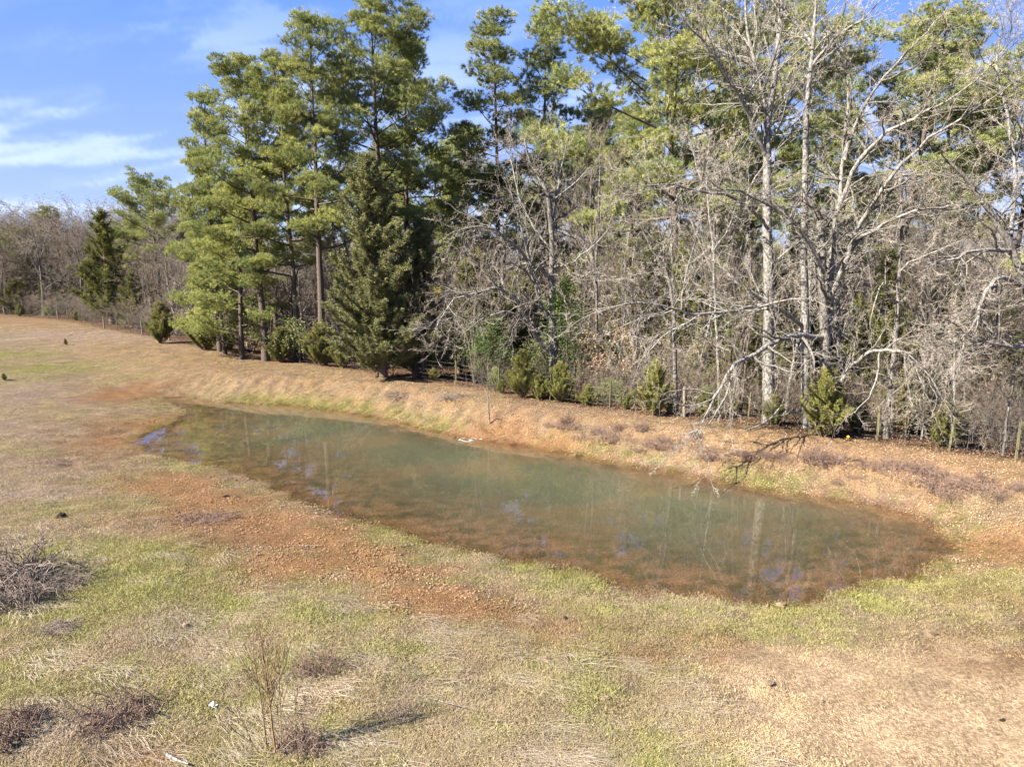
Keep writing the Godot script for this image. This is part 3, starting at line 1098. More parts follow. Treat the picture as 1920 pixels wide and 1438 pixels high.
# ---------------------------------------------------------------- the scene
func _ready():
	rng.seed = 20240
	var cam := Camera3D.new()
	cam.name = "camera"
	cam.position = EYE
	cam.rotation.x = -PITCH
	cam.fov = rad_to_deg(2.0 * atan(719.0 / FOCAL))
	cam.near = 0.1
	cam.far = 1500.0
	add_child(cam)
	cam.current = true
	var env := Environment.new()
	build_sky(env)
	env.tonemap_mode = Environment.TONE_MAPPER_LINEAR
	env.tonemap_exposure = 4.6
	env.sdfgi_enabled = true
	env.ssao_enabled = true
	env.ssil_enabled = true
	var we := WorldEnvironment.new()
	we.name = "sky_environment"
	we.environment = env
	add_child(we)
	var sun := DirectionalLight3D.new()
	sun.name = "sun"
	sun.light_energy = 1.6
	sun.light_color = Color(1.0, 0.965, 0.91)
	sun.light_angular_distance = 0.5
	sun.shadow_enabled = true
	add_child(sun)
	var el := deg_to_rad(38.0)
	sun.look_at_from_position(Vector3.ZERO, Vector3(0.90 * cos(el), -sin(el), -0.436 * cos(el)), Vector3.UP)

	for k in range(3, 13):
		var cs := PackedFloat32Array()
		var sn := PackedFloat32Array()
		for s in k:
			cs.append(cos(s * TAU / k)); sn.append(sin(s * TAU / k))
		while cosr.size() <= k:
			cosr.append(PackedFloat32Array()); sinr.append(PackedFloat32Array())
		cosr[k] = cs; sinr[k] = sn
	seq = PackedInt32Array(range(0, 400000))
	materials()
	survey()
	for p in [[330, 880, 2.4, 2], [400, 910, 2.6, 2.1], [480, 940, 2.8, 2.1], [560, 970, 2.5, 1.9], [640, 1000, 2.0, 1.5], [720, 1035, 1.8, 1.2], [800, 1075, 1.7, 1.0], [880, 1100, 1.5, 0.8], [560, 1020, 2.0, 1.3], [290, 770, 1.6, 2.5], [225, 725, 2.0, 3.0], [215, 800, 1.6, 2.0], [960, 800, 1.6, 1.6], [1020, 812, 1.6, 1.3], [900, 792, 1.5, 1.6], [1085, 830, 1.0, 1.0], [980, 760, 0.8, 0.7], [700, 770, 1.0, 0.5], [540, 690, 1.6, 0.8], [1870, 1000, 1.3, 1.6]]:
		blob("clay", p[0], p[1], p[2], p[3])
	for p in [[1740, 1340, 3.6, 2.2], [1560, 1230, 2.6, 1.4], [1850, 1240, 2.6, 1.8], [1880, 1420, 2.0, 1.5], [1430, 1190, 1.6, 0.9]]:
		blob("tan", p[0], p[1], p[2], p[3])
	for p in [[350, 1100, 3.0, 2.0], [300, 1020, 3.5, 1.5], [260, 1260, 2.0, 1.0], [1100, 1200, 3.0, 1.5], [1150, 1330, 3.0, 1.2], [560, 1120, 2.5, 1.5], [1350, 1380, 2.0, 0.8], [420, 730, 5.0, 2.5], [560, 740, 4.0, 1.6], [250, 850, 1.5, 2.0], [1850, 1060, 1.4, 1.2]]:
		blob("green", p[0], p[1], p[2], p[3])
	for p in [[60, 730, 8.0, 5.0], [80, 790, 6.0, 3.5], [100, 850, 4.0, 2.0], [150, 640, 16.0, 8.0], [60, 900, 3.0, 1.5], [120, 1350, 1.5, 1.0]]:
		blob("grey", p[0], p[1], p[2], p[3])
	for p in [[950, 1122, 2.0, 0.9], [1060, 1150, 2.0, 0.8], [1200, 1172, 2.4, 0.9], [200, 780, 4.5, 4.5], [180, 830, 3.0, 3.0], [250, 720, 5.0, 5.0], [230, 860, 2.4, 1.6], [1250, 1180, 2.5, 0.9], [1050, 1130, 2.0, 0.8], [300, 950, 3.0, 1.2], [420, 980, 2.0, 1.0], [250, 1390, 1.2, 0.6], [1900, 1100, 1.5, 1.5], [1850, 1180, 1.6, 1.4], [1320, 1155, 1.5, 0.6]]:
		blob("brown", p[0], p[1], p[2], p[3])
	build_ground()
	build_water()

	for k in 5:
		twig_sprays.append(make_twig_spray(0.3 + 0.05 * k))
	for k in 7:
		pine_clumps.append(make_pine_clump())
	for k in 5:
		cedar_sprays.append(make_cedar_spray())
	for k in 3:
		leaf_clumps.append(make_leaf_clump(0.11, 34, 0.3))
	build_pines()
	build_cedars()
	build_traced()
	build_bare()
	build_shrubs()
	build_fence()
	build_small()
	scatter_cover()

func place(src: Node3D, used: Dictionary, u: float, depth: float, top: float, src_h: float, widen: float, turn: float, label: String, category: String, group := "") -> Node3D:
	# stands a tree of that kind in column u at that depth, as high as row top; the first takes the model itself
	var p := foot(u, depth)
	var h := at(u, top, depth).y - p.y
	var s := h / src_h
	var o: Node3D = src
	if used.has(src):
		o = copy(src, p, turn, Vector3(s * widen, s, s * widen))
	else:
		used[src] = true
		o.position = p
		o.basis = Basis(Vector3.UP, turn).scaled_local(Vector3(s * widen, s, s * widen))
	tag(o, label, category, group)
	return o

var used := {}

func zone(u: float) -> String:
	if u < 640.0: return "behind the tall pines at left"
	if u < 880.0: return "behind the big cedar"
	if u < 1130.0: return "behind the ivy covered tree"
	if u < 1390.0: return "left of the pale trunks"
	if u < 1620.0: return "behind the pale trunks"
	return "toward the right edge"

func build_pines() -> void:
	var low := make_pine(18.0, 0.24, 0.09, 4.7, 58, 0.0, 1.05)
	var full := make_pine(22.0, 0.27, 0.3, 4.2, 50, 0.45, 1.0)
	var tall := make_pine(23.0, 0.27, 0.36, 3.3, 54, 0.4, 1.0)
	var open := make_pine(22.0, 0.28, 0.45, 3.7, 46, 0.75, 0.95)
	var thin := make_pine(21.0, 0.2, 0.42, 3.1, 34, 0.05, 0.9)
	var broad := make_pine(20.0, 0.3, 0.42, 5.4, 42, 0.8, 1.05)
	var g := "pines of the wood line"
	place(low, used, 412, 57, 175, 18, 0.8, 0.4, "leftmost tall pine of the wood line, green boughs down to the ground", "pine tree", g)
	place(full, used, 497, 51, 85, 22, 1.0, 1.0, "full crowned pine with dark trunk standing behind the olive shrubs left of the big cedar", "pine tree", g)
	place(low, used, 452, 52, 290, 18, 1.0, 2.6, "shorter bushy pine in front, boughs sweeping low beside the wire fence", "pine tree", g)
	place(low, used, 420, 55, 330, 18, 0.9, 4.4, "bushy pine at the left end of the wood line, feathery boughs overhanging the fence", "pine tree", g)
	place(full, used, 560, 52, 100, 22, 0.85, 3.1, "pine with grey trunk between the full crowned pine and the tallest one", "pine tree", g)
	place(tall, used, 603, 49, 12, 23, 1.0, 0.2, "tallest pine at left, straight bare trunk and open top against the sky", "pine tree", g)
	place(open, used, 722, 56, 8, 22, 1.05, 0.7, "round topped pine rising directly behind the big cedar", "pine tree", g)
	place(tall, used, 765, 60, 70, 23, 1.1, 4.0, "pine half hidden at the right shoulder of the round topped pine", "pine tree", g)
	place(thin, used, 938, 58, 4, 21, 1.05, 0.0, "slender pointed pine, left one of the pair above the bare tree", "pine tree", g)
	place(thin, used, 1012, 61, 18, 21, 1.0, 2.0, "slender pointed pine, right one of the pair above the bare tree", "pine tree", g)
	place(open, used, 868, 64, 232, 22, 0.9, 3.0, "low yellowish pine crown filling the gap left of the slender pair", "pine tree", g)
	place(full, used, 1092, 64, 178, 22, 0.8, 5.0, "dark pine in shade between slender pair and the spreading pine", "pine tree", g)
	place(broad, used, 1262, 42, -50, 20, 1.0, 1.2, "spreading pine with long level boughs reaching left over the bare trees", "pine tree", g)
	place(open, used, 1172, 52, 190, 22, 1.05, 2.9, "pine crown filling in left below the spreading pine's boughs", "pine tree", g)
	place(full, used, 1330, 54, 140, 22, 0.9, 5.5, "green pine crown between the spreading pine and the forked pale trunk", "pine tree", g)
	place(broad, used, 1395, 48, 20, 20, 0.85, 3.4, "pine crown behind the pale forked trunk", "pine tree", g)
	place(open, used, 1668, 45, 8, 22, 1.1, 2.2, "pine with twin dark trunk low down, behind the diagonal bare limbs", "pine tree", g)
	place(full, used, 1760, 52, 60, 22, 0.8, 0.3, "pine just right of the twin trunk one, its top screened by grey twigs", "pine tree", g)
	place(broad, used, 1885, 47, 90, 20, 0.8, 4.6, "pine at the right edge of the picture behind bare limbs", "pine tree", g)
	place(tall, used, 1572, 56, 190, 23, 0.9, 1.1, "narrow pine seen between the pale trunks", "pine tree", g)
	place(broad, used, 308, 86, 338, 20, 0.85, 2.0, "small distant pine left of the wood line, rounded crown above bare trees", "pine tree", g)
	place(broad, used, 268, 98, 418, 20, 0.9, 3.0, "distant pine right of the ragged far cedar, below the small rounded one", "pine tree", g)
	place(broad, used, 62, 106, 432, 20, 1.0, 0.5, "distant dark pine second from the left edge", "pine tree", g)
	place(open, used, 112, 118, 388, 22, 1.0, 1.0, "farthest dark pine top above the bare trees at far left", "pine tree", g)
	place(open, used, 20, 112, 425, 22, 1.0, 4.0, "dark pine at the left edge of the picture, far off", "pine tree", g)
	var back := RandomNumberGenerator.new()
	back.seed = 9
	var kinds := [full, tall, thin, broad, open]
	var hs := [22.0, 23.0, 21.0, 20.0, 22.0]
	for k in 20:
		var u := 380.0 + k * 70.0 + back.randf_range(-20, 20)
		var i := back.randi() % 5
		var top: float = back.randf_range(260, 370)
		place(kinds[i], used, u, back.randf_range(68, 84), top, hs[i], back.randf_range(0.8, 1.0), back.randf_range(0, 6), "pine deep in the wood %s, seen in pieces" % zone(u), "pine tree", "pines deep in the wood " + zone(u))

func build_cedars() -> void:
	var olive := Color(0.12, 0.145, 0.045)
	var olive2 := Color(0.15, 0.16, 0.058)
	var yel := Color(0.225, 0.21, 0.065)
	var big := make_cedar("cedar_tree", 14.0, 3.9, 195, Color(0.125, 0.135, 0.06), Color(0.22, 0.215, 0.095), 0.0, 0.35)
	var mid := make_cedar("cedar_tree", 7.5, 2.0, 95, Color(0.09, 0.11, 0.035), Color(0.2, 0.19, 0.05), 0.02, 0.35)
	var shrub := make_cedar("cedar_shrub", 2.4, 1.3, 84, olive2, yel, 0.0, 0.7)
	var slim := make_cedar("cedar_shrub", 2.6, 1.3, 90, Color(0.18, 0.19, 0.062), Color(0.265, 0.245, 0.07), 0.0, 0.6)
	var g := "cedars along the wood line"
	place(big, used, 716, 43.4, 282, 14, 1.15, 0.5, "big dense olive cedar standing at the fence, widest evergreen in the middle left", "cedar tree", g)
	place(big, used, 778, 45, 400, 14, 1.3, 2.5, "darker cedar tucked against the right side of the big cedar", "cedar tree", g)
	place(mid, used, 214, 83, 388, 7.5, 1.25, 1.0, "dark ragged cedar alone at far left, top bent above bare trees", "cedar tree", g)
	place(mid, used, 250, 78, 500, 7.5, 1.1, 3.0, "low dark cedar leaning against the right of the ragged far cedar", "cedar tree", g)
	place(mid, used, 1635, 34, 455, 7.5, 0.9, 2.0, "dark cedar behind the leaning grey trunks right of the multi stemmed tree", "cedar tree", g)
	place(mid, used, 1400, 36, 520, 7.5, 1.0, 4.0, "cedar in shade behind the forked pale trunk", "cedar tree", g)
	place(mid, used, 1300, 40, 430, 7.5, 1.0, 5.0, "olive cedar behind the long level bare limb", "cedar tree", g)
	place(mid, used, 1850, 36, 600, 7.5, 1.0, 0.0, "dim cedar low at the right edge inside the wood", "cedar tree", g)
	place(mid, used, 1480, 46, 400, 7.5, 0.9, 0.7, "yellowish cedar far behind, between the pale trunks", "cedar tree", g)
	place(mid, used, 860, 50, 480, 7.5, 1.2, 2.7, "dark cedar between the big cedar and the ivy covered bare tree", "cedar tree", g)
	var rows := [
		[shrub, 302, 62.5, 578, 2.4, 1.1, "rounded cedar shrub beside the wooden post left of the pines"],
		[shrub, 385, 58, 590, 2.4, 1.3, "cedar shrub under the low pine boughs behind the fence"],
		[shrub, 428, 57, 632, 2.4, 1.0, "low olive cedar shrub at the fence below the bushy pine"],
		[shrub, 525, 50.5, 625, 2.4, 1.2, "grey green cedar shrub below the dark pine trunk"],
		[shrub, 600, 48.5, 618, 2.4, 1.2, "bright olive cedar shrub below the tallest pine trunk"],
		[shrub, 640, 47.5, 640, 2.4, 0.9, "small yellow green cedar shrub next to the steel post at the big cedar"],
		[shrub, 702, 45.2, 672, 2.4, 0.9, "little pale cedar shrub at the foot of the big cedar"],
		[slim, 812, 42, 698, 2.6, 1.2, "tiny yellowish cedar right of the big cedar's foot"],
		[slim, 980, 36.5, 668, 2.6, 1.0, "upright yellow green cedar left of the ivy covered tree's foot"],
		[slim, 1012, 36, 712, 2.6, 1.2, "low rusty cedar between two upright cedars below the ivy covered tree"],
		[slim, 1052, 35.5, 690, 2.6, 1.1, "upright cedar right below the ivy covered tree's trunk"],
		[slim, 1104, 34.5, 730, 2.6, 1.3, "tiny cedar left of the leaning steel post"],
		[shrub, 940, 38.0, 722, 2.4, 1.1, "low brown green cedar left of the upright pair at the fence"],
		[shrub, 1078, 35.2, 742, 2.4, 1.0, "low cedar filling the gap right of the upright pair at the fence"],
		[shrub, 1180, 33.4, 748, 2.4, 1.2, "dull green cedar between the steel post and the bright conical cedar"],
		[shrub, 1262, 32.0, 756, 2.4, 0.9, "small cedar close against the right of the bright conical cedar"],
		[shrub, 1330, 31.8, 742, 2.4, 1.3, "wide low cedar beneath the long level limb"],
		[shrub, 1460, 30.4, 752, 2.4, 1.1, "shaded cedar between the two straight pale trunks"],
		[shrub, 1620, 29.0, 765, 2.4, 1.0, "shaded cedar below the arching limb's left end"],
		[slim, 1230, 31.8, 688, 2.6, 1.0, "bright conical cedar alone in front of thin bare saplings"],
		[slim, 1556, 28.0, 705, 2.6, 1.0, "tall olive cedar at the dirt track below the multi stemmed tree"],
		[shrub, 1580, 28.9, 735, 2.4, 0.8, "drooping cedar right against the tall olive cedar at the track"],
		[shrub, 1790, 26.5, 770, 2.4, 1.1, "brownish cedar low by the fence near the arching dead limb"],
		[slim, 1370, 33, 740, 2.6, 1.3, "cedar under the drooping ends of the lower bare limb"],
		[slim, 1720, 30, 700, 2.6, 1.3, "cedar behind the arching dead limb"],
		[shrub, 42, 96, 580, 2.4, 1.5, "small cedar at far left beneath bare trees"],
		[shrub, 148, 88, 592, 2.4, 1.3, "small brown green cedar left of the ragged far cedar"],
	]
	for r in rows:
		place(r[0], used, r[1], r[2], float(r[3]) - 8.0, r[4], float(r[5]) * (1.05 if r[0] == shrub else 0.95), r[1] * 0.7, r[6], "cedar shrub", "cedar shrubs along the fence")
	var back := RandomNumberGenerator.new()
	back.seed = 5
	for k in 34:
		var u := 700.0 + k * 36.5 + back.randf_range(-14, 14)
		var depth: float = lerpf(52.0, 31.0, clampf((u - 700.0) / 1200.0, 0, 1)) + back.randf_range(0, 10)
		place([mid, mid, big][k % 3], used, u, depth, back.randf_range(430, 620), [7.5, 7.5, 14.0][k % 3], [1.0, 1.2, 1.0][k % 3], back.randf_range(0, 6), "shaded evergreen inside the wood %s" % zone(u), "cedar tree", "shaded evergreens " + zone(u))
	for k in 7:
		var u := -15.0 + k * 46.0 + back.randf_range(-10, 10)
		place([mid, shrub][k % 2], used, u, back.randf_range(98, 108), back.randf_range(505, 560), [7.5, 2.4][k % 2], back.randf_range(1.0, 1.5), back.randf_range(0, 6), "dim evergreen at the foot of the far wood at left, one of several", "cedar tree", "dim evergreens of the far wood")
	# two seedlings out in the pasture
	for r in [[123, 647, 0.22, "tiny green cedar seedling alone in the far pasture"], [8, 714, 0.2, "tiny green cedar seedling at the left edge of the pasture"]]:
		var o := copy(shrub, on_ground(r[0], r[1]), 1.0, Vector3.ONE * float(r[2]), "cedar_seedling")
		tag(o, r[3], "seedling")

func build_traced() -> void:
	var o := {"density": [2.3, 2.1, 2.0], "start": 0.08, "lift": 0.12, "longest": 3.0, "depth": 3, "spray": 0.7, "wig": 0.3, "trop": 0.03}
	var crooked := {"limb": "pale", "density": [2.3, 2.2, 2.0], "start": 0.08, "lift": 0.05, "longest": 2.1, "depth": 3, "spray": 0.66, "wig": 0.42, "trop": 0.0}
	var d := 31.0
	traced_tree("bare_tree", foot(1440, d), "pale", [[1441, 800, d], [1442, 640, d], [1440, 480, d], [1439, 360, d], [1440, 238, d], [1452, 150, d], [1462, 60, d], [1468, -60, d]], 0.27, 0.07, [
		[0.14, 0.03, [[1440, 232, d], [1425, 150, d + 0.3], [1407, 90, d + 0.6], [1398, 0, d + 1], [1394, -80, d + 1.4]]],
		[0.12, 0.02, [[1440, 300, d], [1405, 215, d - 0.6], [1368, 150, d - 1.2], [1330, 90, d - 1.6], [1285, 40, d - 2.0], [1262, -10, d - 2.2]]],
		[0.09, 0.02, [[1445, 236, d], [1480, 193, d + 0.5], [1510, 150, d + 0.9], [1530, 110, d + 1.2]]],
		[0.10, 0.02, [[1438, 420, d], [1380, 372, d - 1.2], [1310, 358, d - 2.2], [1250, 345, d - 3], [1180, 350, d - 3.4]]],
		[0.07, 0.015, [[1440, 500, d], [1500, 455, d - 1.0], [1560, 440, d - 1.6], [1620, 445, d - 2.0]]]], o)
	tag(get_child(-1), "pale straight trunk forking high up, left of the other pale trunks by the track", "bare tree", "large bare trees of the right bank")
	d = 30.0
	traced_tree("bare_tree", foot(1511, d), "pale", [[1512, 810, d], [1511, 640, d], [1508, 480, d], [1511, 300, d], [1515, 180, d], [1525, 90, d], [1532, -30, d]], 0.2, 0.05, [
		[0.09, 0.02, [[1522, 84, d], [1500, 50, d + 0.6], [1460, 20, d + 1.0], [1430, -20, d + 1.4]]],
		[0.09, 0.02, [[1523, 125, d], [1566, 70, d - 0.6], [1612, 40, d - 1.2], [1660, -10, d - 1.6]]],
		[0.08, 0.02, [[1511, 300, d], [1560, 330, d + 0.5], [1590, 290, d + 0.8]]],
		[0.12, 0.03, [[1506, 612, d], [1462, 580, d - 0.6], [1425, 573, d - 1.2], [1380, 583, d - 1.8], [1300, 588, d - 2.6], [1262, 578, d - 3.0], [1200, 568, d - 3.4], [1130, 578, d - 3.6]]]], o)
	tag(get_child(-1), "slim pale trunk with one long level limb reaching left at mid height", "bare tree", "large bare trees of the right bank")
	d = 28.5
	traced_tree("bare_tree", foot(1549, d), "mid", [[1548, 800, d], [1547, 700, d], [1548, 632, d], [1543, 550, d], [1541, 440, d], [1530, 395, d], [1510, 370, d]], 0.26, 0.07, [
		[0.17, 0.03, [[1552, 640, d], [1558, 555, d + 0.3], [1563, 467, d + 0.5], [1572, 383, d + 0.7], [1582, 310, d + 1], [1588, 233, d + 1.2], [1590, 133, d + 1.4], [1570, 60, d + 1.6]]],
		[0.14, 0.025, [[1556, 560, d], [1585, 500, d - 0.4], [1602, 440, d - 0.7], [1653, 360, d - 1.3], [1713, 287, d - 1.9], [1763, 247, d - 2.2], [1847, 193, d - 2.7], [1925, 140, d - 3]]],
		[0.12, 0.02, [[1570, 400, d + 0.6], [1600, 322, d + 0.2], [1645, 262, d - 0.2], [1713, 223, d - 0.8], [1780, 187, d - 1.2], [1850, 130, d - 1.8], [1900, 70, d - 2.2]]],
		[0.10, 0.02, [[1600, 450, d - 0.7], [1660, 420, d - 1.2], [1720, 395, d - 1.6], [1790, 380, d - 2.0], [1850, 330, d - 2.4]]],
		[0.10, 0.02, [[1585, 300, d + 1], [1620, 200, d + 0.8], [1680, 120, d + 0.4], [1740, 60, d], [1780, 10, d - 0.4]]],
		[0.15, 0.03, [[1543, 632, d], [1490, 630, d - 0.8], [1460, 640, d - 1.2], [1400, 672, d - 2.0], [1372, 690, d - 2.3], [1340, 745, d - 2.6], [1312, 800, d - 2.8], [1290, 815, d - 2.9]]],
		[0.07, 0.02, [[1388, 678, d - 2.1], [1365, 730, d - 2.6], [1345, 775, d - 2.9], [1322, 800, d - 3.0]]],
		[0.11, 0.075, [[1549, 745, d], [1572, 722, d - 0.4], [1600, 684, d - 0.9], [1632, 662, d - 1.5], [1665, 656, d - 2.0], [1695, 662, d - 2.4]]],
		[0.075, 0.02, [[1695, 662, d - 2.4], [1735, 690, d - 2.7], [1757, 725, d - 2.9], [1780, 765, d - 3.1], [1787, 805, d - 3.2]]],
		[0.055, 0.015, [[1700, 664, d - 2.4], [1725, 705, d - 2.6], [1742, 750, d - 2.8], [1762, 800, d - 2.9]]],
		[0.055, 0.015, [[1698, 664, d - 2.4], [1700, 715, d - 2.2], [1712, 755, d - 2.2], [1722, 790, d - 2.3]]],
		[0.05, 0.015, [[1650, 660, d - 1.8], [1646, 705, d - 2.0], [1630, 745, d - 2.2], [1605, 772, d - 2.3], [1585, 785, d - 2.4]]],
		[0.11, 0.03, [[1541, 500, d], [1500, 425, d - 0.4], [1450, 390, d - 0.9], [1390, 360, d - 1.5], [1330, 355, d - 2]]]], crooked)
	tag(get_child(-1), "big multi stemmed tree whose limbs sweep up right, droop left and arch over the track", "bare tree", "large bare trees of the right bank")
	d = 28.0
	traced_tree("bare_tree", foot(1664, d), "mid", [[1662, 830, d], [1668, 750, d], [1678, 660, d], [1685, 560, d], [1690, 480, d], [1692, 400, d], [1686, 310, d], [1690, 240, d]], 0.12, 0.035, [
		[0.06, 0.012, [[1688, 510, d], [1720, 485, d - 0.6], [1770, 465, d - 1.2], [1820, 440, d - 1.8]]],
		[0.06, 0.012, [[1683, 570, d], [1655, 530, d - 0.6], [1640, 575, d - 1.0], [1632, 610, d - 1.2]]],
		[0.05, 0.012, [[1690, 420, d], [1730, 380, d + 0.4], [1760, 330, d + 0.8]]]], crooked)
	tag(get_child(-1), "thin pale slightly leaning trunk between the arching limb and the twin trunk pine", "bare tree", "large bare trees of the right bank")
	d = 25.0
	traced_tree("bare_tree", foot(1975, d), "mid", [[1975, 850, d], [1960, 700, d], [1930, 560, d], [1900, 470, d], [1860, 400, d], [1820, 345, d], [1775, 300, d]], 0.2, 0.05, [
		[0.12, 0.02, [[1930, 540, d], [1880, 520, d - 0.6], [1850, 545, d - 0.9], [1832, 595, d - 1.1], [1812, 630, d - 1.3], [1800, 680, d - 1.4]]],
		[0.10, 0.02, [[1960, 640, d], [1900, 650, d - 0.8], [1850, 640, d - 1.2], [1790, 610, d - 1.6], [1750, 585, d - 1.9]]],
		[0.10, 0.02, [[1900, 470, d], [1830, 470, d - 0.7], [1780, 490, d - 1.2], [1720, 500, d - 1.6]]],
		[0.10, 0.02, [[1895, 460, d], [1905, 330, d + 0.3], [1890, 210, d + 0.6], [1870, 120, d + 0.9], [1880, 60, d + 1]]],
		[0.09, 0.02, [[1925, 545, d], [1940, 400, d + 0.5], [1920, 260, d + 0.9], [1900, 160, d + 1.2]]]], crooked)
	tag(get_child(-1), "bare tree leaning in from the right edge with white crooked lower limbs", "bare tree", "large bare trees of the right bank")
	d = 25.3
	traced_tree("bare_sapling", foot(1880, d), "grey", [[1881, 862, d], [1888, 790, d], [1897, 735, d], [1905, 690, d], [1900, 640, d]], 0.055, 0.015, [
		[0.03, 0.01, [[1893, 760, d], [1870, 715, d - 0.3], [1850, 690, d - 0.5]]]], crooked)
	tag(get_child(-1), "thin grey sapling bending right at the right end of the fence", "bare sapling")
	# the spreading tree with ivy in the middle
	d = 37.5
	traced_tree("bare_tree", foot(1036, d), "mid", [[1037, 725, d], [1038, 650, d], [1035, 560, d], [1034, 517, d], [1035, 450, d], [1027, 367, d], [1010, 330, d], [993, 300, d], [985, 262, d]], 0.26, 0.04, [
		[0.12, 0.02, [[1036, 440, d], [1046, 360, d + 0.5], [1051, 318, d + 0.8], [1062, 265, d + 1.2]]],
		[0.14, 0.02, [[1036, 520, d], [1000, 495, d - 0.6], [960, 455, d - 1.2], [925, 430, d - 1.8], [880, 425, d - 2.2], [840, 440, d - 2.5]]],
		[0.14, 0.02, [[1030, 600, d], [1012, 560, d - 0.5], [998, 515, d - 0.8], [985, 450, d - 1.1], [965, 380, d - 1.5], [950, 330, d - 1.8]]],
		[0.13, 0.02, [[1026, 660, d], [1000, 620, d - 0.6], [965, 560, d - 1.3], [930, 540, d - 1.8], [890, 550, d - 2.2], [850, 562, d - 2.5], [828, 595, d - 2.7], [812, 630, d - 2.8]]],
		[0.10, 0.02, [[1010, 640, d - 0.5], [985, 600, d - 1.2], [945, 585, d - 1.8], [900, 600, d - 2.2], [865, 630, d - 2.5]]],
		[0.10, 0.02, [[1036, 500, d], [1070, 495, d - 0.5], [1100, 470, d - 1.0], [1130, 445, d - 1.4], [1150, 400, d - 1.8]]],
		[0.09, 0.02, [[1034, 470, d], [985, 400, d + 0.8], [960, 310, d + 1.4], [955, 255, d + 1.8]]],
		[0.08, 0.02, [[1030, 380, d], [1080, 340, d + 0.4], [1110, 310, d + 0.6]]]], crooked)
	tag(get_child(-1), "wide spreading grey bare tree in the middle with ivy on its trunk", "bare tree", "large bare trees of the middle")
	d = 40.0
	traced_tree("bare_tree", foot(1122, d), "grey", [[1118, 740, d], [1120, 640, d], [1118, 520, d], [1122, 420, d], [1125, 330, d], [1124, 290, d]], 0.11, 0.03, [
		[0.06, 0.015, [[1122, 420, d], [1150, 370, d - 0.5], [1175, 340, d - 0.8]]],
		[0.06, 0.015, [[1120, 480, d], [1095, 430, d + 0.4], [1080, 380, d + 0.8]]]], o)
	tag(get_child(-1), "thin upright bare tree just right of the ivy covered one", "bare tree", "large bare trees of the middle")
	d = 33.0
	traced_tree("bare_tree", foot(1268, d), "grey", [[1268, 770, d], [1266, 680, d], [1264, 590, d], [1257, 540, d], [1246, 500, d], [1222, 468, d], [1200, 420, d], [1190, 380, d]], 0.11, 0.03, [
		[0.06, 0.015, [[1246, 500, d], [1240, 440, d + 0.4], [1225, 380, d + 0.8], [1215, 330, d + 1]]],
		[0.06, 0.015, [[1262, 580, d], [1290, 530, d - 0.4], [1310, 470, d - 0.7]]],
		[0.05, 0.015, [[1266, 610, d], [1225, 640, d - 0.8], [1195, 690, d - 1.3], [1180, 715, d - 1.5]]]], o)
	tag(get_child(-1), "thin bare tree behind the bright conical cedar, bending left halfway up", "bare tree", "large bare trees of the middle")
	d = 34.0
	traced_tree("bare_tree", foot(1345, d), "pale", [[1348, 790, d], [1348, 690, d], [1343, 600, d], [1340, 520, d], [1335, 440, d], [1325, 350, d], [1330, 270, d]], 0.09, 0.025, [
		[0.05, 0.012, [[1340, 520, d], [1310, 450, d], [1290, 390, d + 0.3]]],
		[0.05, 0.012, [[1338, 470, d], [1370, 420, d], [1390, 350, d + 0.3]]]], o)
	tag(get_child(-1), "thin pale stem left of the forked pale trunk", "bare tree", "large bare trees of the right bank")

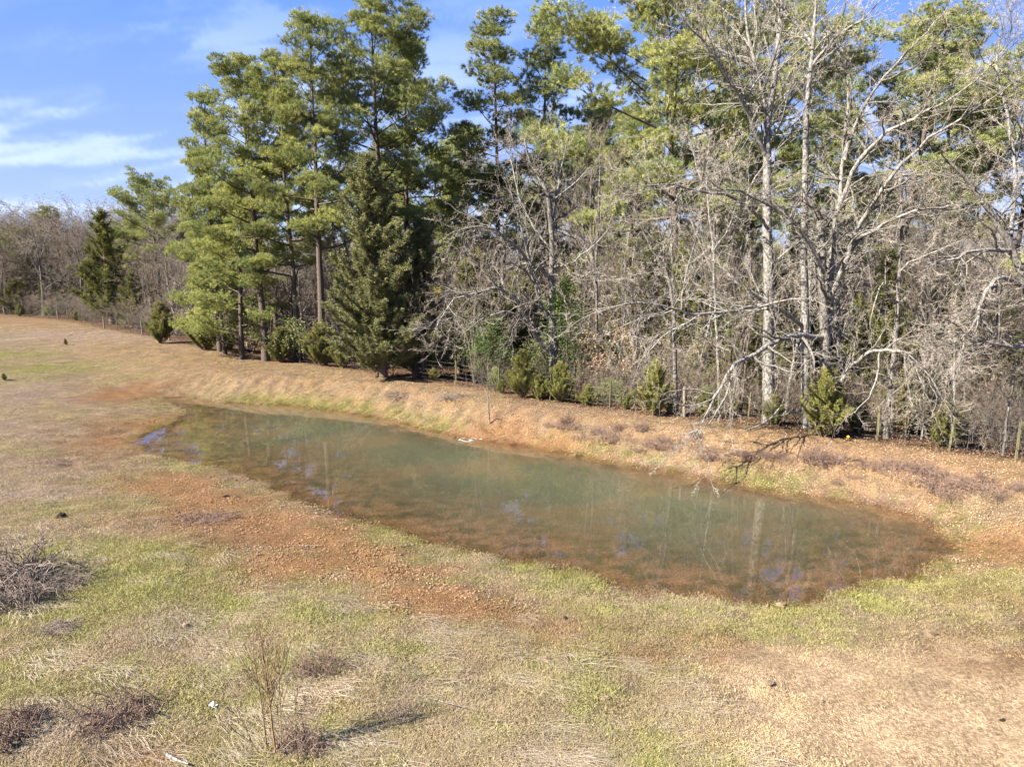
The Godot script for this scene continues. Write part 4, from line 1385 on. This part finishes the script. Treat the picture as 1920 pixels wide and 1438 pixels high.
func build_bare() -> void:
	var tall := make_bare_tree("bare_tree", 14.0, 0.17, "grey", {"density": [1.5, 2.0, 2.4], "start": 0.2, "lift": 0.2, "longest": 2.4, "depth": 3, "spray": 0.95, "wig": 0.22, "trop": 0.07, "limbs": 11, "first": 0.3, "reach": 0.42})
	var wide := make_bare_tree("bare_tree", 9.0, 0.15, "brown", {"density": [1.7, 2.2, 2.4], "start": 0.15, "lift": 0.15, "longest": 2.0, "depth": 3, "spray": 0.9, "wig": 0.3, "trop": 0.03, "limbs": 9, "first": 0.2, "reach": 0.5, "stems": 2})
	var slim := make_bare_tree("bare_tree", 10.0, 0.09, "pale", {"density": [2.0, 2.4], "start": 0.2, "lift": 0.2, "longest": 1.6, "depth": 2, "spray": 0.9, "wig": 0.25, "trop": 0.06, "limbs": 16, "first": 0.3, "reach": 0.25})
	var rows := [
		[tall, 88, 97, 375, 14, 1.2, "bare grey tree with twin leaning trunks at far left"],
		[wide, 20, 100, 455, 9, 1.2, "low twiggy bare tree at the left edge of the far wood"],
		[wide, 160, 92, 410, 9, 1.1, "bare tree with fine twigs left of the ragged far cedar"],
		[tall, 195, 98, 378, 14, 0.9, "taller thin bare tree behind the ragged far cedar"],
		[tall, 335, 73, 400, 14, 1.3, "bare tree leaning left out from under the leftmost pine"],
		[wide, 285, 80, 440, 9, 1.3, "twiggy bare tree below the small distant pine"],
		[wide, 655, 53, 330, 9, 0.9, "brownish bare tree between the tallest pine and the big cedar"],
		[slim, 640, 52, 450, 10, 1.0, "slim bare stem left of the big cedar"],
		[wide, 560, 58, 440, 9, 1.1, "brown bare tree glimpsed between the pine trunks"],
		[slim, 590, 55, 500, 10, 1.0, "slim stem between the two grey pine trunks"],
		[wide, 1180, 42, 385, 9, 1.1, "brownish twiggy tree right of the thin upright bare tree"],
		[wide, 1080, 46, 400, 9, 1.0, "brown bare tree behind the ivy covered one"],
		[slim, 1160, 38, 480, 10, 1.1, "slim bare tree below the spreading pine"],
		[tall, 1310, 40, 300, 14, 0.9, "tall grey bare tree in front of the spreading pine"],
		[wide, 1395, 34, 430, 9, 1.0, "crooked brown tree behind the lower limb"],
		[tall, 1620, 38, 260, 14, 1.0, "tall grey bare tree behind the big multi stemmed one"],
		[tall, 1780, 33, 300, 14, 1.0, "grey bare tree right of the twin trunk pine"],
		[wide, 1740, 30, 420, 9, 1.0, "twiggy brown tree behind the arching limb"],
		[wide, 1860, 30, 400, 9, 1.0, "twiggy brown tree low at the right edge"],
		[slim, 1480, 33, 380, 10, 1.0, "slim pale stem between the two pale trunks"],
		[slim, 1590, 33, 350, 10, 0.9, "slim pale stem right behind the multi stemmed tree"],
		[slim, 1810, 27, 520, 10, 0.9, "slim pale stem near the brownish low cedar"],
		[slim, 1745, 28, 560, 10, 0.9, "slim pale stem behind the end of the arching limb"],
		[wide, 800, 44, 420, 9, 0.9, "bare tree right behind the darker cedar"],
		[wide, 900, 42, 400, 9, 1.0, "fine twigged tree left of the ivy covered one"],
	]
	for r in rows:
		place(r[0], used, r[1], r[2], r[3], r[4], r[5], r[1] * 0.37, r[6], "bare tree", "bare trees of the wood line")
	var back := RandomNumberGenerator.new()
	back.seed = 31
	for k in 6:
		var u := 1150.0 + k * 130.0 + back.randf_range(-20, 20)
		place([tall, slim][k % 2], used, u, back.randf_range(36, 48), back.randf_range(150, 380), [14.0, 10.0][k % 2], back.randf_range(0.8, 1.1), back.randf_range(0, 6), "tall grey leafless tree among the crowd %s" % zone(u), "bare tree", "crowded leafless trees " + zone(u))
	for k in 46:
		var u := 360.0 + k * 36.0 + back.randf_range(-16, 16)
		var i := k % 3
		var depth: float = lerpf(62.0, 36.0, clampf((u - 400.0) / 1500.0, 0, 1)) + back.randf_range(0, 14)
		place([tall, wide, slim][i], used, u, depth, back.randf_range(330, 500), [14.0, 9.0, 10.0][i], back.randf_range(0.9, 1.3), back.randf_range(0, 6), "leafless understory tree inside the wood %s" % zone(u), "bare tree", "understory trees " + zone(u))
	var far := make_bare_tree("bare_tree", 13.0, 0.16, "brown", {"density": [1.3, 1.6], "start": 0.15, "lift": 0.15, "longest": 3.0, "depth": 2, "spray": 1.9, "wig": 0.3, "trop": 0.05, "limbs": 13, "first": 0.12, "reach": 0.5, "stems": 2})
	for k in 22:
		var u := -40.0 + k * 19.0
		place(far, used, u, back.randf_range(102, 124), back.randf_range(352, 435), 13.0, back.randf_range(1.0, 1.4), back.randf_range(0, 6), "leafless tree in the far wood at left, lost among others like it", "bare tree", "leafless trees of the far wood")
	build_far_wood(far)

func build_far_wood(far: Node3D) -> void:
	var back := RandomNumberGenerator.new()
	back.seed = 41
	for k in 40:
		var u := 340.0 + k * 41.0 + back.randf_range(-12, 12)
		place(far, used, u, back.randf_range(84, 104), back.randf_range(395, 450), 13.0, back.randf_range(1.2, 1.6), back.randf_range(0, 6), "dim leafless tree far back in the wood %s" % zone(u), "bare tree", "trees far back in the wood " + zone(u))

func build_shrubs() -> void:
	var th := make_thicket("thicket", 3.0, 1.3, 22, "brown", 0)
	var th2 := make_thicket("thicket", 4.2, 1.4, 18, "grey", 6, Color(0.30, 0.19, 0.11))
	var th3 := make_thicket("thicket", 2.2, 1.4, 26, "brown", 5, Color(0.30, 0.19, 0.11))
	var brown := make_thicket("oak_sapling", 3.2, 1.2, 8, "grey", 26, Color(0.31, 0.2, 0.125))
	var mag := make_leafy_shrub("evergreen_shrub", 4.2, 1.5, 130, Color(0.05, 0.085, 0.025), Color(0.12, 0.16, 0.05))
	var priv := make_leafy_shrub("privet_shrub", 2.2, 1.1, 70, Color(0.11, 0.13, 0.05), Color(0.2, 0.21, 0.085))
	var ivy := make_leafy_shrub("ivy", 4.6, 0.8, 200, Color(0.06, 0.10, 0.02), Color(0.14, 0.19, 0.045))
	place(mag, used, 915, 40.5, 590, 4.2, 1.0, 0.5, "dark glossy broadleaf evergreen shrub left of the ivy covered tree", "evergreen shrub")
	place(mag, used, 1345, 46, 560, 4.2, 1.2, 2.0, "dark evergreen shrub deep behind the long level limb", "evergreen shrub")
	place(ivy, used, 1056, 37.9, 522, 4.6, 1.0, 0.0, "bright green ivy climbing the spreading bare tree", "ivy")
	place(brown, used, 1132, 36.5, 600, 3.2, 1.0, 0.0, "sapling holding pale brown leaves right of the ivy", "oak sapling")
	place(brown, used, 640, 54, 590, 3.2, 1.2, 2.0, "brown leaved sapling behind the fence left of the big cedar", "oak sapling")
	place(brown, used, 172, 87, 585, 3.2, 1.4, 4.0, "low brown leaved shrubs at the far fence left of the ragged cedar", "oak sapling")
	for r in [[95, 92, 575, 1.5, "pale green privet bush at the far fence under bare trees"], [235, 77, 598, 1.2, "pale bush under the ragged far cedar by the fence"], [460, 56, 585, 1.6, "olive leafy bush between the bushy pine and the dark trunk"], [545, 51, 600, 1.3, "grey green leafy bush behind the cedar shrubs below the pines"], [930, 38.5, 690, 0.9, "yellowish leafy shrub at the fence below the dark evergreen shrub"], [1145, 34.5, 712, 1.3, "pale green privet at the leaning steel post"], [1010, 37.4, 640, 0.8, "green leafy growth at the left of the ivy covered trunk"], [1330, 33, 725, 1.0, "green leafy bush behind the bare saplings by the track"]]:
		place(priv, used, r[0], r[1], r[2], 2.2, r[3], r[0] * 0.3, r[4], "privet bush", "leafy bushes along the fence")
	var back := RandomNumberGenerator.new()
	back.seed = 77
	for k in 44:
		var f := (k + back.randf() * 0.8) / 44.0
		var u := lerpf(330.0, 1960.0, f)
		var p := foot(u, 40)
		# just behind the fence, in three loose rows
		var depth: float = 24.0
		while depth < 120.0:
			p = foot(u, depth)
			if fence_side(p.x, p.z) < -1.0 - (k % 3) * 2.2 - back.randf(): break
			depth += 0.5
		var i := (k * 7 + int(back.randf() * 2)) % 3
		var h: float = [3.0, 4.2, 2.2][i] * back.randf_range(0.55, 1.0)
		var o := copy([th, th2, th3][i], p, back.randf_range(0, 6), Vector3.ONE * h / [3.0, 4.2, 2.2][i])
		tag(o, "tangle of thin bare brush at the wire fence %s" % zone(u), "thicket", "brush " + zone(u))
	for k in 14:
		var u := -30.0 + k * 27.0
		var depth := 60.0
		while depth < 130.0:
			var fp := foot(u, depth)
			if fence_side(fp.x, fp.z) < -2.5: break
			depth += 0.5
		var o := copy([th, th2][k % 2], foot(u, depth), k * 1.7, Vector3(1.4, 0.9, 1.4))
		tag(o, "tangle of thin bare brush at the far left fence, one of many alike", "thicket", "brush at the far left fence")
	for s in [th, th2, th3]:
		s.position = foot(1700, 33) + Vector3(rnd(-3, 3), 0, rnd(-1, 1))
		s.position.y = height(s.position.x, s.position.z)
		tag(s, "tangle of thin bare brush at the wire fence %s" % zone(1700), "thicket", "brush " + zone(1700))
	# brambles and dead weeds
	var purple := leafy(Color(0.17, 0.115, 0.088), Color(0, 0, 0), 0.9)
	var greyw := leafy(Color(0.19, 0.15, 0.12), Color(0, 0, 0), 0.9)
	var br := make_bramble("bramble", 0.8, 0.45, 170, purple)
	var dw := make_bramble("dead_weed", 0.7, 0.6, 190, greyw)
	var first := true
	for r in [[370, 975, 1.5, 0.7, "dark purple brown bramble sprawled alone on the clay left of the pond"], [600, 1258, 0.7, 1.2, "small bramble clump right of the tall reddish stalks"], [230, 1345, 1.0, 1.3, "dark bramble low in the grass at the bottom left"], [560, 1400, 0.7, 1.2, "bramble tangle round the foot of the tall reddish stalks"], [15, 1375, 0.8, 1.4, "dark bramble at the left edge near the bottom"], [100, 870, 1.2, 0.5, "thin dark weeds standing in the left pasture"]]:
		var p := on_ground(r[0], r[1])
		var o: Node3D = br if first else copy(br, p, r[0] * 0.1, Vector3(r[2], r[3], r[2] * 0.75))
		if first:
			o.position = p
			o.basis = Basis(Vector3.UP, 0.3).scaled_local(Vector3(r[2], r[3], r[2] * 0.6))
			first = false
		tag(o, r[4], "bramble")
	first = true
	for r in [[18, 1085, 1.5, 2.2, "grey brown dead bush at the left edge, upper of two"], [30, 1130, 1.1, 1.5, "pale dead weed clump at the left edge, lower of two"], [120, 1095, 0.9, 0.6, "flat spread of dead weeds right of the grey brown dead bush"], [105, 1180, 0.6, 0.35, "low dead weed clump in green grass at left"], [850, 760, 1.2, 0.6, "grey dead weeds on the dam left of the small sapling"], [745, 748, 1.2, 0.6, "brownish dead weeds on the dam below the small yellowish cedar"]]:
		var p := on_ground(r[0], r[1])
		var o: Node3D = dw if first else copy(dw, p, r[0] * 0.1, Vector3(r[2], r[3], r[2]))
		if first:
			o.position = p
			o.basis = Basis(Vector3.UP, 0.3).scaled_local(Vector3(r[2], r[3], r[2]))
			first = false
		tag(o, r[4], "dead weeds")
	var br2 := make_bramble("bramble", 0.5, 0.6, 80, purple)
	var br3 := make_bramble("bramble", 1.1, 0.35, 120, leafy(Color(0.21, 0.14, 0.10), Color(0, 0, 0), 0.9))
	for k in 72:
		var f := (k + back.randf()) / 72.0
		var u := lerpf(1030.0, 1935.0, f) + back.randf_range(-14, 14)
		var v := lerpf(812.0, 925.0, f) + back.randf_range(-13, 15) + back.randf_range(-10, 16) * float(k % 3 == 0)
		var size := back.randf_range(0.35, 1.0)
		var src: Node3D = [br, br2, br3][k % 3]
		var where := on_ground(u, v)
		var fit := Vector3(size, back.randf_range(0.7, 1.7) * size, back.randf_range(0.5, 1.1) * size)
		var o: Node3D = src
		if k == 1 or k == 2:
			o.position = where
			o.basis = Basis(Vector3.UP, 1.0).scaled_local(fit)
		else:
			o = copy(src, where, back.randf_range(0, 6), fit)
		tag(o, "purple brown briar patch in the ragged row along the dam above the far shore", "bramble", "briars along the dam")

func build_fence() -> void:
	var root := thing("wire_fence", foot(853, 41.0))
	tag(root, "farm fence of wooden and steel posts with thin wires along the wood line", "fence")
	var base := root.position
	var wood := CylinderMesh.new()
	wood.top_radius = 0.07; wood.bottom_radius = 0.08; wood.height = 1.75; wood.radial_segments = 10; wood.rings = 2
	wood.material = M.wood_post
	var steel := Acc.new()
	tube(steel, PackedVector3Array([Vector3(0, -0.4, 0), Vector3(0, 0.5, 0), Vector3(0.01, 1.45, 0)]), 0.03, 0.026, 4)
	var flange := Proto.new()
	quad(flange, Vector3(0, -0.4, 0), Vector3(0, 1.42, 0), Vector3(0.0, 1.42, 0.055), Vector3(0, -0.4, 0.055))
	stamp(steel, flange, Transform3D())
	var sm := mesh_of(steel, M.steel_post, M.steel_post)
	var tops: Array[Vector3] = []
	for r in [[-60, 0], [18, 0], [40, 0], [60, 0], [113, 1], [130, 0], [152, 0], [175, 0], [198, 1], [222, 0], [245, 0], [268, 1], [318, 1], [376, 0], [450, 0], [560, 0], [640, 0], [735, 0], [853, 0], [936, 0], [1032, 0], [1146, 0], [1288, 1], [1410, 0], [1530, 0], [1660, 0], [1800, 0], [1930, 0]]:
		var u: float = r[0]
		# where that sight line crosses the fence line
		var lo := 20.0
		while lo < 130.0:
			var q := foot(u, lo)
			if fence_side(q.x, q.z) < 0.0: break
			lo += 0.1
		var p := foot(u, lo)
		var o := MeshInstance3D.new()
		o.name = "post"
		o.mesh = wood if r[1] == 1 else sm
		o.position = p - base + Vector3(0, 0.5 if r[1] == 1 else -0.02, 0)
		o.rotation = Vector3(rnd(-0.04, 0.04), rnd(0, 3), rnd(-0.05, 0.05))
		root.add_child(o, true)
		tops.append(p - base)
	for k in 5:
		var w := Acc.new()
		var path := PackedVector3Array()
		for i in tops.size() - 1:
			for s in 4:
				var f := s / 4.0
				path.append(tops[i].lerp(tops[i + 1], f) + Vector3(0, 0.25 + k * 0.25 - 0.06 * sin(f * PI), 0.04))
		path.append(tops[tops.size() - 1] + Vector3(0, 0.25 + k * 0.25, 0.04))
		tube(w, path, 0.0028, 0.0028, 3)
		part("wire", mesh_of(w, M.wire), root)

func small_thing(called: String, u: float, v: float, p: Proto, m: Material, label: String, category: String, up := 0.0) -> void:
	var o := part(called, proto_mesh(p, m), self)
	o.position = on_ground(u, v) + Vector3(0, up, 0)
	tag(o, label, category)

func build_small() -> void:
	for r in [[1745, 1190, 0.20, 0.11, "tan angular rock on the grass right of the pond"], [1440, 1283, 0.16, 0.08, "tan rock in the straw below the pond"], [346, 1174, 0.14, 0.07, "pinkish rock in the green grass at left"], [1437, 1140, 0.12, 0.06, "pale rock at the near shore, left of the brown one"], [1466, 1134, 0.14, 0.06, "brown rock at the near shore beside the pale one"], [1713, 1126, 0.18, 0.06, "reddish clay lump near the right end of the pond"], [1540, 1315, 0.09, 0.06, "grey brown lump of dirt in the straw at right"], [1025, 1236, 0.12, 0.06, "pale tan rock in the grass in the middle foreground"], [1135, 1310, 0.11, 0.05, "small reddish rock in the grass below the middle"]]:
		var p := Proto.new()
		lump(p, Vector3.ZERO, Vector3(r[2], r[3], r[2] * 0.7) * 0.8, 0.45)
		small_thing("rock", r[0], r[1], p, M.stone, r[4], "rock", 0.01)
	for r in [[112, 968, 0.22, 0.11, "black dung pile in the left pasture"], [1880, 1350, 0.06, 0.04, "small dark dung lump in the straw at lower right"], [423, 932, 0.12, 0.07, "dark clod on the red clay, nearest the bramble"], [1062, 1160, 0.08, 0.05, "small black clod on the brown ground below the pond"]]:
		var p := Proto.new()
		for k in 4:
			lump(p, Vector3(rnd(-0.5, 0.5) * r[2], 0, rnd(-0.4, 0.4) * r[2]), Vector3(r[2] * 0.6, r[3] * rnd(0.7, 1.0), r[2] * 0.5), 0.3)
		small_thing("dung", r[0], r[1], p, M.dark_clod, r[4], "clod", 0.0)
	# dry sticks
	for r in [[330, 1430, 0.55, 0.028, 0.6, "thick white stick on the grass at the bottom edge"], [575, 1025, 0.75, 0.012, 0.05, "thin white stick on the clay below the bramble"], [105, 687, 1.1, 0.03, 0.0, "pale stick lying in the far left pasture"], [1380, 1080, 0.0, 0.0, 0.0, ""], [830, 1320, 1.3, 0.008, 0.5, "long pale stalk lying in the middle foreground grass"]]:
		if r[2] <= 0.0: continue
		var acc := Acc.new()
		var dd := dirv(r[4], 0.04)
		tube(acc, walk(-dd * r[2] * 0.5, dd, r[2], 5, 0.08, 0.0), r[3], r[3] * 0.5, 6)
		var o := part("stick", mesh_of(acc, M.pale_bark), self)
		o.position = on_ground(r[0], r[1]) + Vector3(0, r[3] + 0.025, 0)
		tag(o, r[5], "stick")
	# broken branch propped at the track
	var broken := Acc.new()
	var where := foot(1405, 29.0)
	tube(broken, smooth_path([[1400, 806, 29.0], [1425, 797, 29.2], [1448, 782, 29.3], [1466, 758, 29.4], [1473, 735, 29.4]], where, 0.02), 0.045, 0.018, 6)
	tube(broken, smooth_path([[1448, 782, 29.3], [1478, 775, 29.0], [1492, 760, 28.8]], where, 0.02), 0.022, 0.008, 5)
	var bo := part("broken_branch", mesh_of(broken, M.pale_bark), self)
	bo.position = where
	tag(bo, "pale broken branch propped at the foot of the forking pale trunk", "branch")
	# yellow leaves caught in the darker cedar
	var bunch := Acc.new()
	for k in 6:
		stamp(bunch, leaf_clumps[k % leaf_clumps.size()], Transform3D(Basis.from_euler(jit(3)).scaled(Vector3.ONE * 0.55), jit(0.22)), Color(0.52, 0.40, 0.03) * rnd(0.7, 1.1))
	var yb := part("leaf_bunch", mesh_of(bunch, M.leaf, M.leaf), self)
	yb.position = at(818, 548, 41.8)
	tag(yb, "small bunch of yellow leaves hanging at the right of the darker cedar", "leaves")
	# crumpled litter
	for r in [[397, 1328, 0.055, "white", "crumpled white paper scrap in the grass at lower left"], [1586, 840, 0.08, "yellow", "bright yellow scrap on the dirt track"]]:
		var p := Proto.new()
		for k in 7:
			var a := jit(float(r[2])) * Vector3(1, 0.4, 0.8) + Vector3(0, 0.06, 0)
			var e: Vector3 = dirv(rnd(0, TAU), rnd(-0.3, 0.8)) * r[2]
			var e2: Vector3 = dirv(rnd(0, TAU), rnd(-0.3, 0.8)) * r[2] * 0.8
			tri(p, a, a + e, a + e2); tri(p, a + e, a + e + e2 * 0.5, a + e2)
		small_thing("scrap", r[0], r[1], p, M[r[3]], r[4], "litter", 0.0)
	# white curled cord at the far shore
	for r in [[874, 831, 0.36, 0.0, "white curled cord floating at the far shore, left loop"], [891, 826, 0.3, 2.0, "white curled cord at the far shore, right loop"]]:
		var acc := Acc.new()
		var path := PackedVector3Array()
		for k in 15:
			var a: float = r[3] + k * TAU * 0.72 / 14.0
			path.append(Vector3(cos(a) * r[2], 0.03 * sin(k * 1.1), sin(a) * r[2] * 0.7))
		tube(acc, path, 0.007, 0.006, 5)
		var o := part("cord", mesh_of(acc, M.white), self)
		var p := on_ground(r[0], r[1])
		o.position = Vector3(p.x, maxf(p.y, 0.0) + 0.03, p.z)
		tag(o, r[4], "cord")
	# saplings on the dam
	var opt := {"density": [4.0, 3.0], "start": 0.15, "lift": 0.3, "longest": 0.9, "depth": 1, "spray": 0.6, "wig": 0.12, "trop": 0.1}
	for r in [[918, 801, 690, 0.042, "small bare sapling standing alone on the dam above the far shore"], [1238, 826, 745, 0.02, "thin bare switch among the briars on the dam"]]:
		var b := on_ground(r[0], r[1])
		var h := at(r[0], r[2], -b.z).y - b.y
		var root := thing("dam_sapling", b)
		var tr := Acc.new()
		var cr := Acc.new()
		var path := walk(Vector3(0, -0.1, 0), Vector3(-0.03, 1, 0), h, 7, 0.03, 0.05)
		tube(tr, path, r[3], 0.006, 6)
		branch_out(cr, path.slice(2), r[3] * 0.4, 0.006, 0, opt)
		part("trunk", mesh_of(tr, M.grey_bark), root)
		part("crown", mesh_of(cr, M.grey_bark, M.grey_twig), root, "stuff")
		tag(root, r[4], "sapling")
	# reddish stalks in the foreground
	var b := on_ground(517, 1412)
	var root := thing("sapling_clump", b)
	tag(root, "clump of tall leafless reddish stalks standing in the foreground grass", "sapling")
	var red := bark(Color(0.28, 0.19, 0.105), 0.6, Vector3(4, 2, 4), 0.5)
	for s in [[0.0, 0.02, 2.3, -0.02, 0.019, 0.0, 1.0], [-0.14, -0.02, 2.1, -0.04, 0.014, 0.3, 1.0], [0.1, 0.05, 1.9, 0.06, 0.009, 0.1, 0.8], [-0.06, -0.08, 1.75, -0.08, 0.008, 0.2, 0.7], [0.06, -0.06, 0.9, 0.35, 0.008, 0.1, 0.2], [-0.2, 0.05, 1.0, -0.45, 0.008, 0.3, 0.2]]:
		var acc := Acc.new()
		var path := walk(Vector3(s[0], -0.08, s[1]), Vector3(s[3], 1, s[5] * 0.2 - 0.04), s[2], 9, 0.045, 0.02)
		tube(acc, path, s[4], 0.004, 6)
		for k in int(11.0 * float(s[6])):
			var t := lerpf(0.22, 0.85, pow(rng.randf(), 0.8))
			var e := along(path, t)
			var up: Vector3 = e[1]
			var tp := walk(e[0], up * 0.75 + dirv(rnd(0, TAU), 0.0) * 0.6, rnd(0.5, 1.0) * (1.25 - t * 0.7), 6, 0.09, 0.22)
			tube(acc, tp, 0.0055, 0.0025, 4)
			for j in 2:
				var e2 := along(tp, rnd(0.2, 0.7))
				var up2: Vector3 = e2[1]
				tube(acc, walk(e2[0], up2 + dirv(rnd(0, TAU), 0.0) * 0.5, rnd(0.2, 0.5), 4, 0.08, 0.2), 0.005, 0.0025, 3)
		part("stalk", mesh_of(acc, red), root)
